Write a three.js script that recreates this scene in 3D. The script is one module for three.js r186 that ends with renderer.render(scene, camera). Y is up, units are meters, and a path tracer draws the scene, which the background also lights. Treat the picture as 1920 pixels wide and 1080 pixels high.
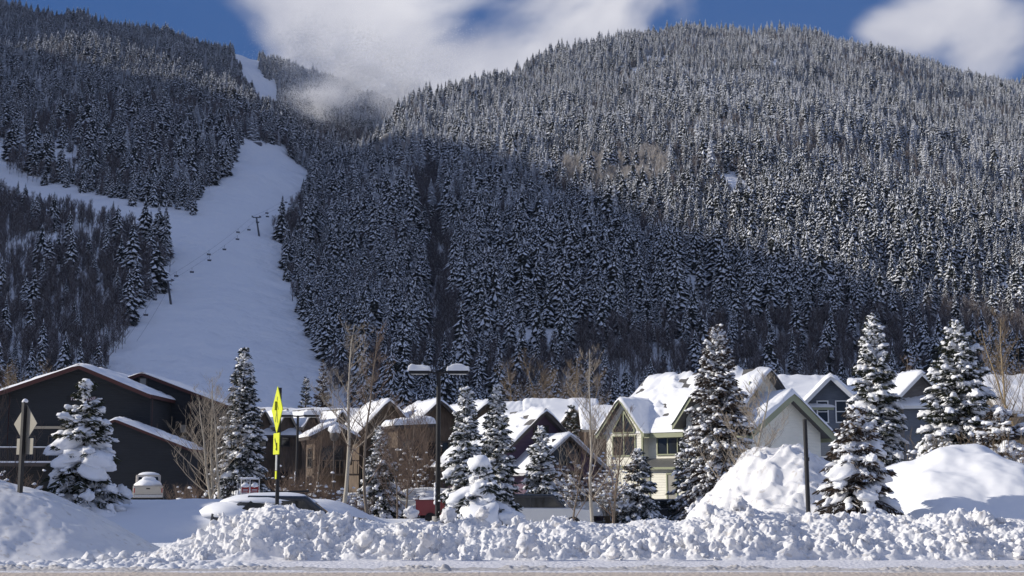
import * as THREE from 'three';
import { ImprovedNoise } from 'three/addons/math/ImprovedNoise.js';
import { mergeGeometries } from 'three/addons/utils/BufferGeometryUtils.js';

// ---------------------------------------------------------------- camera, sky, sun, exposure
const scene = new THREE.Scene();
const EYE = 1.7, FOCAL = 2500, PITCH = Math.atan(0.144);
const camera = new THREE.PerspectiveCamera(2 * Math.atan(540 / FOCAL) * 180 / Math.PI, 1920 / 1080, 0.5, 12000);
camera.position.set(0, EYE, 0);
camera.rotation.x = PITCH;
const renderer = new THREE.WebGLRenderer({ antialias: true });
renderer.toneMapping = THREE.LinearToneMapping;
renderer.toneMappingExposure = 1.0;
renderer.shadowMap.enabled = true;
const SUN_EL = 24 * Math.PI / 180, SUN_BACK = 1 * Math.PI / 180;
const sunDir = new THREE.Vector3(-Math.cos(SUN_BACK) * Math.cos(SUN_EL), Math.sin(SUN_EL), -Math.sin(SUN_BACK) * Math.cos(SUN_EL));
const sun = new THREE.DirectionalLight(new THREE.Color().setRGB(1.0, 0.93, 0.82), 4.6);
sun.position.copy(sunDir).multiplyScalar(3000);
sun.castShadow = true;
sun.shadow.mapSize.set(4096, 4096);
Object.assign(sun.shadow.camera, { left: -2500, right: 2500, top: 2500, bottom: -2500, near: 10, far: 8000 });
scene.add(sun, sun.target);

// ---------------------------------------------------------------- random numbers and noise
function rng(seed) {
  let a = seed >>> 0;
  return () => { a |= 0; a = a + 0x6D2B79F5 | 0; let t = Math.imul(a ^ a >>> 15, 1 | a); t = t + Math.imul(t ^ t >>> 7, 61 | t) ^ t; return ((t ^ t >>> 14) >>> 0) / 4294967296; };
}
const perlin = new ImprovedNoise();
const N3 = (x, y, z) => perlin.noise(x, y, z);
function fbm(x, y, z, oct = 4) { let s = 0, a = 0.5; for (let i = 0; i < oct; i++) { s += a * N3(x, y, z); x = x * 2.03 + 17.1; y = y * 2.03 + 5.3; z = z * 2.03 + 9.7; a *= 0.5; } return s; }
const clamp = (x, a = 0, b = 1) => Math.min(b, Math.max(a, x));
const smooth = (a, b, x) => { const t = clamp((x - a) / (b - a)); return t * t * (3 - 2 * t); };
const mix = (a, b, t) => a + (b - a) * t;
function table(t, x) { if (x <= t[0][0]) return t[0][1]; for (let i = 1; i < t.length; i++) if (x <= t[i][0]) return mix(t[i - 1][1], t[i][1], (x - t[i - 1][0]) / (t[i][0] - t[i - 1][0])); return t[t.length - 1][1]; }
function hash3(i, j, k) { let h = Math.imul(i, 374761393) ^ Math.imul(j, 668265263) ^ Math.imul(k, 2147483647 ^ 0x5bd1e995); h = Math.imul(h ^ h >>> 13, 1274126177); return ((h ^ h >>> 16) >>> 0) / 4294967296; }
// rounded clods: the height of the nearest of scattered balls
function clods(x, y, z, size, sharp = false) {
  x /= size; y /= size; z /= size;
  const X = Math.floor(x), Y = Math.floor(y), Z = Math.floor(z); let best = 0;
  for (let i = X - 1; i <= X + 1; i++) for (let j = Y - 1; j <= Y + 1; j++) for (let k = Z - 1; k <= Z + 1; k++) {
    const h = hash3(i, j, k), g = hash3(i + 71, j - 13, k + 29), q = hash3(i - 37, j + 91, k - 53);
    const dx = x - i - h, dy = y - j - g, dz = z - k - q, r = 0.45 + 0.5 * hash3(i + 5, j + 7, k + 11);
    const d = 1 - (dx * dx + dy * dy + dz * dz) / (r * r);
    if (d > 0) best = Math.max(best, (sharp ? 1 - Math.max(Math.abs(dx), Math.abs(dy), Math.abs(dz), (Math.abs(dx) + Math.abs(dy) + Math.abs(dz)) * 0.62) / r : Math.sqrt(d)) * r);
  }
  return best * size;
}
// a point of the place: column and row measured on the photograph, at a depth in metres; and back
const CP = Math.cos(PITCH), SP = Math.sin(PITCH);
function at(px, py, d) { const u = (px - 960) / FOCAL, v = (540 - py) / FOCAL, k = d / (CP - v * SP); return new THREE.Vector3(u * k, EYE + (v * CP + SP) * k, -d); }
function xAt(px, d, y = 1.7) { return (px - 960) / FOCAL * (d * CP + (y - EYE) * SP); }
function toPix(x, y, z) { const d = -z, Y = y - EYE, zc = d * CP + Y * SP, yc = Y * CP - d * SP; return [960 + FOCAL * x / zc, 540 - FOCAL * yc / zc]; }

// the sky: deep winter blue with broken bright cloud all round
{
  const W = 4096, H = 2048, data = new Float32Array(W * H * 4);
  const puff = (px, py, cx, cy, rx, ry) => { const dx = (px - cx) / rx, dy = (py - cy) / ry; return Math.exp(-(dx * dx + dy * dy)); };
  const shade = (i, j, fine) => {
    const th = ((j + 0.5) / H - 0.5) * Math.PI, sy = Math.sin(th), cy = Math.cos(th), ph = ((i + 0.5) / W - 0.5) * 2 * Math.PI, x = Math.cos(ph) * cy, z = Math.sin(ph) * cy;
    const hz = Math.pow(1 - clamp(sy), 5), r = mix(0.032, 0.08, hz), g = mix(0.105, 0.165, hz), b = mix(0.31, 0.37, hz);
    const oct = fine ? 7 : 4, wx = x * 3.1 + 0.5 * N3(x * 5, sy * 5, z * 5), wy = sy * 4.6, wz = z * 3.1 + 0.5 * N3(x * 5 + 9, sy * 5, z * 5);
    const c = fbm(wx + 3.3, wy + 1.7, wz + 8.1, 5) * 1.2 + 0.95 * fbm(wx * 3.1, wy * 3.6, wz * 3.1, oct);
    let bias = -0.05;
    if (z < -0.5) {
      const [px, py] = toPix(x * 1000, EYE + sy * 1000, z * 1000), inFrame = smooth(-500, -150, px) * smooth(2420, 2080, px);
      bias = mix(bias, -0.62 + 1.0 * puff(px, py, 880, 40, 360, 300) + 0.85 * puff(px, py, 590, 0, 170, 170) + 0.7 * puff(px, py, 1150, -40, 200, 150) + 1.25 * puff(px, py, 1780, 30, 190, 150) + 0.95 * puff(px, py, 690, 170, 140, 90) + 0.5 * puff(px, py, 1650, 60, 60, 50) + 0.42 * puff(px, py, 2150, -60, 160, 150) + 0.42 * puff(px, py, -250, -130, 250, 150), inFrame);
    }
    const k = smooth(-0.22, 0.40, c + bias), thick = 0.5 + 0.5 * clamp(fbm(wx * 2.6 + 20, wy * 2.6, wz * 2.6, oct) * 2.8 + 0.15, -1, 1);
    return [mix(r, mix(0.40, 0.76, thick), k), mix(g, mix(0.42, 0.76, thick), k), mix(b, mix(0.53, 0.82, thick), k)];
  };
  // fine detail where clouds are looked at, coarser elsewhere; one even tone below the horizon
  for (let j = H / 2; j < H; j += 4) for (let i = 0; i < W; i += 4) {
    const near = i > 640 && i < 1408 && j < H * 0.69, q = near ? null : shade(i + 1.5, j + 1.5, false);
    for (let b = 0; b < 4; b++) for (let a = 0; a < 4; a++) { const o = ((j + b) * W + i + a) * 4, v = q || shade(i + a, j + b, true); data[o] = v[0]; data[o + 1] = v[1]; data[o + 2] = v[2]; data[o + 3] = 1; }
  }
  for (let o = 0; o < W * H * 2; o += 4) { data[o] = 0.30; data[o + 1] = 0.33; data[o + 2] = 0.42; data[o + 3] = 1; }
  const sky = new THREE.DataTexture(data, W, H, THREE.RGBAFormat, THREE.FloatType);
  sky.mapping = THREE.EquirectangularReflectionMapping; sky.magFilter = THREE.LinearFilter; sky.minFilter = THREE.LinearFilter;
  sky.wrapS = THREE.RepeatWrapping; sky.needsUpdate = true;
  scene.background = sky; scene.environment = sky;
}

// ---------------------------------------------------------------- building helpers
const taken = new Set();
function numbered(name) { if (!taken.has(name)) { taken.add(name); return name; } let k = 1; while (taken.has(name + '_' + String(k).padStart(3, '0'))) k++; name += '_' + String(k).padStart(3, '0'); taken.add(name); return name; }
function mesh(name, geo, mat, parent) { const m = new THREE.Mesh(geo, mat); m.name = parent ? name : numbered(name); m.castShadow = m.receiveShadow = true; (parent || scene).add(m); return m; }
function group(name, x = 0, y = 0, z = 0, turn = 0) { const g = new THREE.Group(); g.name = numbered(name); g.position.set(x, y, z); g.rotation.y = turn; scene.add(g); return g; }
function tag(o, label, category, grp, kind) { o.userData.label = label; o.userData.category = category; if (grp) o.userData.group = grp; if (kind) o.userData.kind = kind; return o; }
function structure(o) { o.userData.kind = 'structure'; return o; }
function dup(o, x, y, z, turn = 0, s = 1, sy = s) { const c = o.clone(); c.name = numbered(o.name.replace(/_\d{3}$/, '')); c.userData = { ...o.userData }; c.position.set(x, y, z); c.rotation.y = turn; c.scale.set(s, sy, s); scene.add(c); return c; }
const rgb = (r, g, b) => new THREE.Color().setRGB(r, g, b);
function mat(r, g, b, rough = 0.8, extra = {}) { return new THREE.MeshStandardMaterial({ color: rgb(r, g, b), roughness: rough, metalness: 0, ...extra }); }

const ICO = [1, 2, 3].map(d => { const g = new THREE.IcosahedronGeometry(1, d); return g.attributes.position.array; });
const UNIT = [0, 1, 2, 3, 7].map(d => { // indexed unit spheres
  const p = new THREE.IcosahedronGeometry(1, d).attributes.position.array, map = new Map(), v = [], idx = [];
  for (let i = 0; i < p.length; i += 3) { const k = p[i].toFixed(4) + p[i + 1].toFixed(4) + p[i + 2].toFixed(4); if (!map.has(k)) { map.set(k, v.length); v.push([p[i], p[i + 1], p[i + 2]]); } idx.push(map.get(k)); }
  return { v, idx };
});
const V = (x, y, z) => new THREE.Vector3(x, y, z);
class Mesher {
  constructor() { this.p = []; this.n = []; this.i = []; this.c = []; this.uv = []; this.color = null; }
  vert(x, y, z, nx, ny, nz, u = 0, v = 0) { this.p.push(x, y, z); this.n.push(nx, ny, nz); this.uv.push(u, v); if (this.color) this.c.push(...this.color); return this.p.length / 3 - 1; }
  poly(pts, uvs) { // flat polygon, counter-clockwise seen from outside
    const a = pts[0], b = pts[1], c = pts[2];
    const ux = b.x - a.x, uy = b.y - a.y, uz = b.z - a.z, wx = c.x - a.x, wy = c.y - a.y, wz = c.z - a.z;
    let nx = uy * wz - uz * wy, ny = uz * wx - ux * wz, nz = ux * wy - uy * wx; const l = Math.hypot(nx, ny, nz) || 1; nx /= l; ny /= l; nz /= l;
    const ax = Math.abs(nx), ay = Math.abs(ny), az = Math.abs(nz);
    const s = pts.map((q, k) => { const [u, v] = uvs ? uvs[k] : ay > ax && ay > az ? [q.x, q.z] : ax > az ? [q.z, q.y] : [q.x, q.y]; return this.vert(q.x, q.y, q.z, nx, ny, nz, u, v); });
    for (let k = 2; k < s.length; k++) this.i.push(s[0], s[k - 1], s[k]);
    return this;
  }
  box(x0, x1, y0, y1, z0, z1, m) {
    const q = [[x0, y0, z0], [x1, y0, z0], [x1, y1, z0], [x0, y1, z0], [x0, y0, z1], [x1, y0, z1], [x1, y1, z1], [x0, y1, z1]].map(a => { const v = V(...a); if (m) v.applyMatrix4(m); return v; });
    for (const f of [[4, 5, 6, 7], [1, 0, 3, 2], [5, 1, 2, 6], [0, 4, 7, 3], [7, 6, 2, 3], [0, 1, 5, 4]]) this.poly(f.map(k => q[k]));
    return this;
  }
  bar(a, b, w, h) { // square bar from a to b
    const d = b.clone().sub(a), L = d.length(), m = new THREE.Matrix4(), z = d.normalize(), x = Math.abs(z.y) > 0.99 ? V(1, 0, 0) : V(0, 1, 0).cross(z).normalize(), y = z.clone().cross(x);
    m.makeBasis(x, y, z).setPosition(a); return this.box(-w / 2, w / 2, -h / 2, h / 2, 0, L, m);
  }
  limb(a, b, r0, r1, sides = 5, cap = false) {
    const zx = b.x - a.x, zy = b.y - a.y, zz = b.z - a.z, L = Math.hypot(zx, zy, zz) || 1, dx = zx / L, dy = zy / L, dz = zz / L;
    let xx, xy, xz; if (Math.abs(dy) > 0.9) { xx = 1 - dx * dx; xy = -dx * dy; xz = -dx * dz; } else { xx = -dy * dx; xy = 1 - dy * dy; xz = -dy * dz; }
    const l = Math.hypot(xx, xy, xz); xx /= l; xy /= l; xz /= l;
    const yx = dy * xz - dz * xy, yy = dz * xx - dx * xz, yz = dx * xy - dy * xx, s = this.p.length / 3;
    for (let k = 0; k < sides; k++) { const t = k / sides * Math.PI * 2, c = Math.cos(t), q = Math.sin(t), nx = xx * c + yx * q, ny = xy * c + yy * q, nz = xz * c + yz * q;
      this.vert(a.x + nx * r0, a.y + ny * r0, a.z + nz * r0, nx, ny, nz, k / sides, 0); this.vert(b.x + nx * r1, b.y + ny * r1, b.z + nz * r1, nx, ny, nz, k / sides, L); }
    for (let k = 0; k < sides; k++) { const a0 = s + 2 * k, b0 = s + 2 * ((k + 1) % sides); this.i.push(a0, b0, a0 + 1, b0, b0 + 1, a0 + 1); }
    if (cap) { const e = this.vert(b.x, b.y, b.z, dx, dy, dz), s2 = this.vert(a.x, a.y, a.z, -dx, -dy, -dz); for (let k = 0; k < sides; k++) { const k2 = (k + 1) % sides; this.i.push(s + 2 * k + 1, s + 2 * k2 + 1, e, s + 2 * k2, s + 2 * k, s2); } }
    return this;
  }
  blob(c, rx, ry, rz, { detail = 1, rough = 0.18, seed = 0, turn = 0, pitch = 0, flat = 0.55, freq = 1.3 } = {}) { // a lump, flatter underneath
    const { v, idx } = UNIT[detail], s = this.p.length / 3, ct = Math.cos(turn), st = Math.sin(turn), cp = Math.cos(pitch), sp = Math.sin(pitch), P = [];
    for (const [x, y, z] of v) {
      const k = 1 + rough * 2 * N3(x * freq + seed * 3.7, y * freq + seed * 1.3, z * freq - seed * 2.1) + (detail > 1 ? rough * 0.8 * N3(x * 3.7 + seed, y * 3.7, z * 3.7 - seed) : 0);
      let X = x * rx * k, Y = y * ry * k * (y < 0 ? flat : 1), Z = z * rz * k;
      const X2 = X * cp - Y * sp, Y2 = X * sp + Y * cp; X = X2 * ct + Z * st; Z = -X2 * st + Z * ct; P.push([X, Y2, Z]);
    }
    const nn = P.map(() => [0, 0, 0]);
    for (let t = 0; t < idx.length; t += 3) { const a = P[idx[t]], b = P[idx[t + 1]], d = P[idx[t + 2]], ux = b[0] - a[0], uy = b[1] - a[1], uz = b[2] - a[2], wx = d[0] - a[0], wy = d[1] - a[1], wz = d[2] - a[2];
      const n = [uy * wz - uz * wy, uz * wx - ux * wz, ux * wy - uy * wx]; for (let q = 0; q < 3; q++) for (let e = 0; e < 3; e++) nn[idx[t + q]][e] += n[e]; }
    P.forEach((q, k) => { const l = Math.hypot(...nn[k]) || 1; this.vert(c.x + q[0], c.y + q[1], c.z + q[2], nn[k][0] / l, nn[k][1] / l, nn[k][2] / l, q[0], q[2]); });
    for (const k of idx) this.i.push(s + k);
    return this;
  }
  grid(nu, nv, f, closed) { // smooth sheet of points f(u, v), facing du x dv
    const s = this.p.length / 3, P = [];
    for (let j = 0; j <= nv; j++) for (let i = 0; i <= nu; i++) P.push(f(i / nu, j / nv));
    const at2 = (i, j) => P[clamp(j, 0, nv) * (nu + 1) + clamp(i, 0, nu)];
    for (let j = 0; j <= nv; j++) for (let i = 0; i <= nu; i++) {
      const a = at2(i - 1, j), b = at2(i + 1, j), c = at2(i, j - 1), d = at2(i, j + 1), q = P[j * (nu + 1) + i];
      const ux = b[0] - a[0], uy = b[1] - a[1], uz = b[2] - a[2], wx = d[0] - c[0], wy = d[1] - c[1], wz = d[2] - c[2];
      const n = [uy * wz - uz * wy, uz * wx - ux * wz, ux * wy - uy * wx], l = Math.hypot(...n) || 1;
      this.vert(q[0], q[1], q[2], n[0] / l, n[1] / l, n[2] / l, q[3] ?? q[0], q[4] ?? q[2]);
    }
    for (let j = 0; j < nv; j++) for (let i = 0; i < nu; i++) { const a = s + j * (nu + 1) + i, b = a + 1, c = a + nu + 1, d = c + 1; this.i.push(a, b, c, b, d, c); }
    return this;
  }
  geo() {
    const g = new THREE.BufferGeometry();
    g.setAttribute('position', new THREE.Float32BufferAttribute(this.p, 3)); g.setAttribute('normal', new THREE.Float32BufferAttribute(this.n, 3)); g.setAttribute('uv', new THREE.Float32BufferAttribute(this.uv, 2));
    if (this.c.length) g.setAttribute('color', new THREE.Float32BufferAttribute(this.c, 3));
    g.setIndex(this.i); return g;
  }
}
// a repeating texture of fine and coarse grain; f(u, v) in 0..1 tiles; returns [r, g, b] linear
function texture(size, f, repeat, srgb = true) {
  const data = new Uint8Array(size * size * 4), enc = c => Math.round(255 * clamp(srgb ? (c <= 0.0031308 ? c * 12.92 : 1.055 * Math.pow(c, 1 / 2.4) - 0.055) : c));
  for (let j = 0; j < size; j++) for (let i = 0; i < size; i++) { const q = f(i / size, j / size), o = (j * size + i) * 4; data[o] = enc(q[0]); data[o + 1] = enc(q[1]); data[o + 2] = enc(q[2]); data[o + 3] = 255; }
  const t = new THREE.DataTexture(data, size, size); t.magFilter = THREE.LinearFilter; t.minFilter = THREE.LinearMipmapLinearFilter; t.generateMipmaps = true; t.wrapS = t.wrapT = THREE.RepeatWrapping;
  if (srgb) t.colorSpace = THREE.SRGBColorSpace; t.repeat.set(...repeat); t.needsUpdate = true; return t;
}
const loopNoise = (u, v, f, s = 0, oct = 3) => { // noise that repeats seamlessly
  const n = (a, b) => fbm(a * f + s * 7.3, b * f + s * 3.1, s + 0.37, oct);
  const a = smooth(0.75, 1, u), b = smooth(0.75, 1, v); if (!a && !b) return n(u, v);
  return mix(mix(n(u, v), n(u - 1, v), a), mix(n(u, v - 1), n(u - 1, v - 1), a), b);
};
// ---------------------------------------------------------------- materials of the setting
const snowGrain = texture(256, (u, v) => { const g = 0.5 + loopNoise(u, v, 24, 1, 3); return [g, g, g]; }, [0.5, 0.5], false);
const SNOW = mat(0.86, 0.87, 0.89, 0.75, { bumpMap: snowGrain, bumpScale: 0.02 });
const SNOW_PLAIN = mat(0.86, 0.87, 0.89, 0.75);
const runBump = texture(512, (u, v) => { const k = 0.5 + 0.55 * loopNoise(u, v, 9, 3, 5); return [k, k, k]; }, [1 / 140, 1 / 140], false);
const SNOW_FAR = mat(0.86, 0.87, 0.89, 0.85, { bumpMap: runBump, bumpScale: 5 });
const SPRUCE_BARK = mat(0.07, 0.05, 0.038, 0.95);
const FOREST = new THREE.MeshStandardMaterial({ color: 0xffffff, vertexColors: true, roughness: 0.95 });

// ---------------------------------------------------------------- the mountains
const rowT = (py) => { const v = (540 - py) / FOCAL; return (v * CP + SP) / (CP - v * SP); };   // rise per metre of depth at a row of the photograph
const LEFT_ROW = [[-900, 40], [-300, 0], [0, 24], [150, 34], [300, 62], [430, 98], [515, 120], [560, 134], [620, 156], [700, 184], [780, 228], [860, 330], [1000, 420]];
const LEFT_D = [[-900, 2200], [0, 2250], [430, 2250], [520, 2500], [620, 2900], [800, 2900]];
const RIGHT_ROW = [[560, 460], [640, 340], [700, 262], [760, 220], [860, 184], [950, 150], [1050, 120], [1150, 86], [1230, 62], [1290, 50], [1400, 62], [1500, 70], [1600, 84], [1700, 110], [1800, 142], [1920, 160], [2100, 215], [2600, 330]];
const RIGHT_D = [[560, 1150], [700, 1350], [800, 1500], [1000, 1850], [1290, 2250], [1600, 2300], [1920, 2150], [2600, 1800]];
const WEST = [[-3600, 1120], [-2370, 1180], [-2200, 1275], [-2080, 1305], [-1930, 1235], [-1825, 1120], [-1720, 992], [-1660, 965], [-1450, 965], [-1250, 975], [-1070, 955], [-990, 925], [-850, 890], [-700, 880], [-500, 870], [-430, 620], [-330, 190], [-200, 40], [0, 0]];
function flank(px, d, rows, depths) {
  const D = table(depths, px), Hc = rowT(table(rows, px)) * D, d0 = 430, s = (d - d0) / (D - d0);
  if (s <= 0) return 0;
  if (s <= 1) return Hc * (s - 0.035 * Math.sin(s * Math.PI) * 0) * smooth(-0.02, 0.05, s);
  return Hc - (d - D) * 0.42;
}
function mountain(x, z) {
  const d = Math.max(-z, 30), px = 960 + FOCAL * x / (d * 1.03);
  const l = flank(px, d, LEFT_ROW, LEFT_D), r = flank(px, d, RIGHT_ROW, RIGHT_D);
  let h = Math.max(l, r);
  const k = 30 * smooth(20, 200, h); if (k > 1 && Math.abs(l - r) < k) { const q = k - Math.abs(l - r); h += q * q / (4 * k); }
  const w = table(WEST, z - 105) - Math.abs(x + 1600) * 0.85; h = Math.max(h, w);
  const rough = smooth(450, 1300, d) * smooth(0, 60, h) * (px > 900 ? mix(1, 0.4, smooth(1700, 2200, d)) : 1);
  h += rough * (44 * fbm(x * 0.0035 + 3, 0.3, z * 0.0016, 3) + 26 * fbm(x * 0.0105, 5.1, z * 0.0045, 3));
  h -= 12 * smooth(480, 700, d) * smooth(1700, 1200, d) * Math.exp(-Math.pow((px - 815 - (d - 700) * 0.02) / 34, 2));   // the gully below the saddle
  return h <= 0 ? -2 : h;
}
{
  const x0 = -2700, x1 = 2100, z0 = -360, z1 = -3300, nx = 400, nz = 250;
  const m = new Mesher().grid(nx, nz, (u, v) => { const x = mix(x0, x1, u), z = mix(z0, z1, v); return [x, mountain(x, z), z, x, z]; });
  const t = mesh('mountain_terrain', m.geo(), SNOW_FAR); structure(t);
  const g = mesh('snow_ground', new Mesher().poly([V(-6000, -1.1, 60), V(6000, -1.1, 60), V(6000, -1.1, -6000), V(-6000, -1.1, -6000)]).geo(), SNOW_PLAIN); structure(g);
}

// ---------------------------------------------------------------- the forest
// One forest spruce about 1 m tall and wide enough to scale: drooping boughs, dark below, snow lying on top
function farSpruce(seed, load, slim, rimeSun = 0) {
  const R = rng(seed), m = new Mesher(), dark = [mix(0.026, 0.30, rimeSun), mix(0.031, 0.31, rimeSun), mix(0.027, 0.33, rimeSun)], bark = [0.06, 0.048, 0.04], white = [0.80, 0.82, 0.86];  // needles whitened: hoarfrost, plus sunlit brightness painted into the colour
  m.color = bark; m.limb(V(0, -0.04, 0), V(0, 0.5, 0), 0.012, 0.006, 4);
  const tiers = 24;
  for (let t = 0; t < tiers; t++) {
    const f = t / (tiers - 1), y = 0.06 + 0.90 * f, r = slim * (0.16 * Math.pow(1 - f, 0.8) + 0.012) * (0.8 + 0.4 * R()), n = f > 0.8 ? 5 : f > 0.45 ? 8 : 11, off = R() * 6.28;
    for (let k = 0; k < n; k++) {
      const a = off + (k + 0.5 * R()) / n * 6.283, L = r * (0.65 + 0.6 * R()), w = L * (0.24 + 0.16 * R()), ca = Math.cos(a), sa = Math.sin(a), drop = L * (0.45 + 0.6 * R()), lift = 0.012 + 0.01 * R();
      const yy = y + (R() - 0.5) * 0.045, q = (along, side, dy) => V(ca * along - sa * side, yy + dy, sa * along + ca * side);
      m.color = dark;
      m.poly([q(0, 0, 0.012), q(L * 0.6, w, -drop * 0.75), q(L, 0, -drop)]);
      m.poly([q(0, 0, 0.012), q(L, 0, -drop), q(L * 0.6, -w, -drop * 0.75)]);
      m.poly([q(0.2 * L, 0, -0.02), q(L * 0.55, w * 0.6, -drop - 0.022), q(L * 0.85, 0, -drop - 0.012), q(L * 0.55, -w * 0.6, -drop - 0.022)]);
      if (R() < load) {
        m.color = white; const e = (rimeSun ? 0.75 : 0.5) + 0.4 * R(), s = (rimeSun ? 0.12 : 0.25) + 0.25 * R();
        m.poly([q(L * s, 0, -drop * s * 0.7 + lift), q(L * 0.62, w * e, -drop * 0.78 + lift * 0.6), q(L * 1.02, 0, -drop + lift * 0.6)]);
        m.poly([q(L * s, 0, -drop * s * 0.7 + lift), q(L * 1.02, 0, -drop + lift * 0.6), q(L * 0.62, -w * e, -drop * 0.78 + lift * 0.6)]);
      }
    }
  }
  m.color = white; m.limb(V(0, 0.93, 0), V(0, 1.0, 0), 0.012, 0.003, 4);
  return m.geo();
}
// One leafless aspen about 1 m tall
function farAspen(seed, frost = 0.3, bark = [0.16, 0.14, 0.13], twig = [0.10, 0.078, 0.074]) {
  const R = rng(seed), m = new Mesher();
  m.color = bark; m.limb(V(0, -0.03, 0), V(0.01, 0.55, 0), 0.010, 0.006, 4); m.limb(V(0.01, 0.55, 0), V(0, 0.96, 0.01), 0.006, 0.002, 3);
  for (let k = 0; k < 44; k++) {
    const y = 0.22 + 0.66 * Math.pow(R(), 0.8), a = R() * 6.283, L = (0.10 + 0.16 * R()) * (1.25 - y * 0.7), e = V(Math.cos(a) * L * 0.7, y + L, Math.sin(a) * L * 0.7), s = V(0, y, 0);
    m.color = R() < 0.25 ? [0.5, 0.5, 0.53] : twig; m.limb(s, e, 0.0045, 0.002, 3);
    for (let q = 0; q < 4; q++) { const b = s.clone().lerp(e, 0.35 + 0.5 * R()), c = b.clone().add(V((R() - 0.5) * 0.10, 0.05 + 0.07 * R(), (R() - 0.5) * 0.10)); m.color = R() < frost ? [0.45, 0.45, 0.48] : twig; m.limb(b, c, 0.003, 0.0014, 3); }
  }
  return m.geo();
}
const inside = (poly, x, y) => { let c = false; for (let i = 0, j = poly.length - 1; i < poly.length; j = i++) { const [xi, yi] = poly[i], [xj, yj] = poly[j]; if ((yi > y) !== (yj > y) && x < (xj - xi) * (y - yi) / (yj - yi) + xi) c = !c; } return c; };
// cleared snow on the mountainside, outlined where its edge lies
const CLEARINGS = [
  [[452, 258], [540, 276], [542, 300], [588, 322], [575, 365], [535, 405], [522, 440], [532, 495], [548, 560], [578, 625], [612, 690], [640, 770], [700, 900], [150, 900], [205, 705], [232, 640], [262, 590], [300, 545], [314, 515], [312, 478], [290, 470], [236, 428], [150, 410], [60, 394], [-40, 364], [-40, 270], [12, 268], [18, 320], [40, 345], [130, 352], [180, 362], [250, 378], [300, 385], [360, 392], [372, 372], [400, 345], [425, 325], [438, 295]],
  [[432, 86], [482, 86], [494, 148], [520, 160], [520, 206], [486, 198], [458, 152], [440, 122]],
  [[705, 258], [735, 232], [748, 240], [745, 262]],
  [[1078, 560], [1104, 640], [1116, 640], [1092, 580]],
];
const ASPEN_ZONES = [ // [outline, share of leafless trees]
  [[[-60, 360], [60, 390], [250, 420], [320, 520], [270, 610], [205, 720], [-60, 730]], 0.87],
  [[[200, 190], [420, 210], [700, 255], [700, 300], [600, 300], [440, 262], [430, 300], [250, 370], [20, 345], [10, 260]], 0.55],
  [[[700, 276], [790, 280], [800, 306], [700, 300]], 1.5],
  [[[1050, 316], [1100, 308], [1150, 302], [1240, 300], [1258, 318], [1240, 356], [1150, 360], [1060, 352]], 1.5],
  [[[760, 340], [815, 330], [830, 430], [850, 520], [875, 640], [890, 740], [805, 740], [800, 640], [800, 520], [780, 430]], 0.93],
  [[[520, 400], [560, 390], [580, 440], [545, 470], [520, 450]], 0.8],
  [[[1080, 640], [1300, 620], [1920, 600], [1920, 740], [1060, 740]], 0.72],
  [[[560, 690], [1080, 690], [1080, 760], [560, 760]], 0.6],
];
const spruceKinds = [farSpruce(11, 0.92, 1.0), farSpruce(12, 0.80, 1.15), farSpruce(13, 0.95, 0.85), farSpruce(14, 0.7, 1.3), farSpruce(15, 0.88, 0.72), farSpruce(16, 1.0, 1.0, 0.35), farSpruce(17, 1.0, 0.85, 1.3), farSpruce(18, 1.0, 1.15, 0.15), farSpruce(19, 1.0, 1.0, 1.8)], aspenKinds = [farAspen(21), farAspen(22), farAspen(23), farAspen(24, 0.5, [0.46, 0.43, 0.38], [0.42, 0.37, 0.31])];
const forestSpots = [];
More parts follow.
